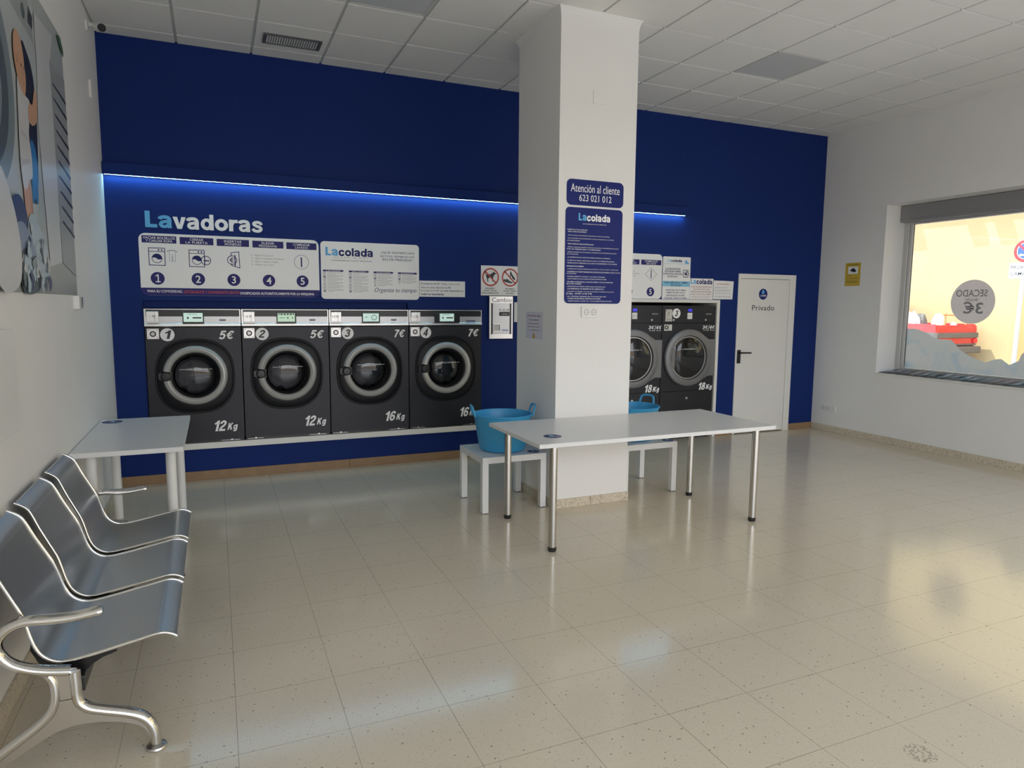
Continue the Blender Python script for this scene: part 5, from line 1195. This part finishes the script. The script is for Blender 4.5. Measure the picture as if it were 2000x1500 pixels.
bm = NB(); box(bm, tx0-.012, tx0, 5.15, 7.2, .86, 1.0); box(bm, tx0-.012, tx1+.012, 5.09, 5.15, .855, .99, 0, .008, 1); box(bm, tx0+.02, tx1-.02, 5.12, 5.15, .655, .70); obj('side_stripe', bm, 'grey_bumper', bd_)
bm = NB(); box(bm, tx0-.02, tx1+.03, 5.0, 5.3, .45, .63, 0, .03, 3); obj('rear_bumper', bm, 'grey_bumper', t)
for x_ in (tx0-.006, tx1-.15):
    bm = NB(); box(bm, x_, x_+.156, 5.10, 5.16, .71, .83, 0, .01, 2); obj('tail_light', bm, 'sign_red', t)
for x in (tx0+.1, tx1-.1):
    for y in (6.47, 9.27):
        bm = NB(); cyl(bm, (x-.1, y, .31), (x+.1, y, .31), .33, seg=32); cyl(bm, (x-.105, y, .31), (x+.105, y, .31), .18, seg=24, mi=1); obj('wheel', bm, ['rubber', 'steel'], t)
bm = NB(); box(bm, tx0-.006, tx0, 7.42, 8.27, 1.3, 1.68); obj('cab_window', bm, 'black', t)
rnd = random.Random(5)
for i, (x, y, z, rx, rz, mt, lb) in enumerate(((18.32, 6.05, 1.16, .19, .38, 'white_plastic', 'white crumpled sheet at the left end of the load in the pickup bed'), (18.72, 6.08, 1.15, .16, .33, 'grey_bumper', 'dark grey bundle in the pickup bed between white sheets'), (18.92, 5.72, 1.14, .17, .35, 'white_plastic', 'white crumpled sheet in the middle of the pickup bed'), (19.32, 5.58, 1.02, .12, .24, 'sign_white', 'small white bag at the right end of the load in the pickup bed'))):
    bm = NB(); bmesh.ops.create_icosphere(bm, subdivisions=3, radius=1)
    for v in bm.verts:
        d = 1+.16*math.sin(v.co.x*5+i)*math.cos(v.co.y*6+2*i)+rnd.uniform(-.1, .06)
        v.co = Vector((x+v.co.x*rx*d, y+v.co.y*rx*d, max(.762, z+v.co.z*rz*d)))
    tag(obj('cargo_bundle', bm, mt, None, origin=(x, y, z)), lb, 'bundle', 'load in the pickup bed')
bm = NB(); cyl(bm, (18.5, 5.32, 1.46), (19.5, 5.28, 1.44), .018, seg=12); cyl(bm, (18.6, 5.315, .762), (18.6, 5.315, 1.5), .02, seg=12); cyl(bm, (19.4, 5.285, .762), (19.4, 5.285, 1.48), .022, seg=12)
tag(obj('cargo_rod', bm, 'orange_wood', None, origin=(19, 5.3, 1.45)), 'brown rod on uprights just inside the pickup tailgate', 'rod')

# road sign
t = thing('road_sign', 'round no-parking road sign with white plate on a post across the street', 'road sign', (17.05, 2.62, 0))
bm = NB(); cyl(bm, (17.06, 2.64, -.02), (17.06, 2.60, 3.15), .045, seg=20); obj('post', bm, 'galv', t, smooth=True)
Ps = PR(17.0); cu, cv = -2.56, 2.885
bm = NB(); prism(bm, circ_pts(cu, cv, .245, 48), lambda u, v, d: Ps(u, v, d), -.01, .004); ds = obj('sign_disc', fixn(bm), 'sign_red', t)
bm = NB(); poly(bm, Ps, circ_pts(cu, cv, .180, 40), .006, 0); poly(bm, Ps, circ_pts(cu, cv, .168, 40), .008, 1); d_ = .168*.7071; stroke(bm, Ps, [(cu-d_, cv+d_), (cu+d_, cv-d_)], .045, .010, 2)
poly(bm, Ps, [(cu-.13, cv-.085), (cu-.085, cv-.05), (cu-.085, cv-.07), (cu+.09, cv-.07), (cu+.09, cv-.10), (cu-.085, cv-.10), (cu-.085, cv-.12)], .012, 0)
obj('sign_face', bm, ['sign_white', 'sign_bl', 'sign_red'], ds)
bm = NB(); box(bm, 17.0, 17.012, 2.22, 2.872, 2.30, 2.635); pl = obj('plate', bm, 'sign_white', t)
bm = NB(); text(bm, Ps, 'PROHIBIDO', -2.835, 2.50, -2.26, 2.58, .002, 0, .01); text(bm, Ps, 'CAMIONES', -2.835, 2.36, -2.30, 2.44, .002, 0, .01); stroke(bm, Ps, [(-2.862, 2.31), (-2.23, 2.31), (-2.23, 2.625), (-2.862, 2.625)], .006, .002, 0, True); obj('plate_lettering', bm, 'black_print', pl)
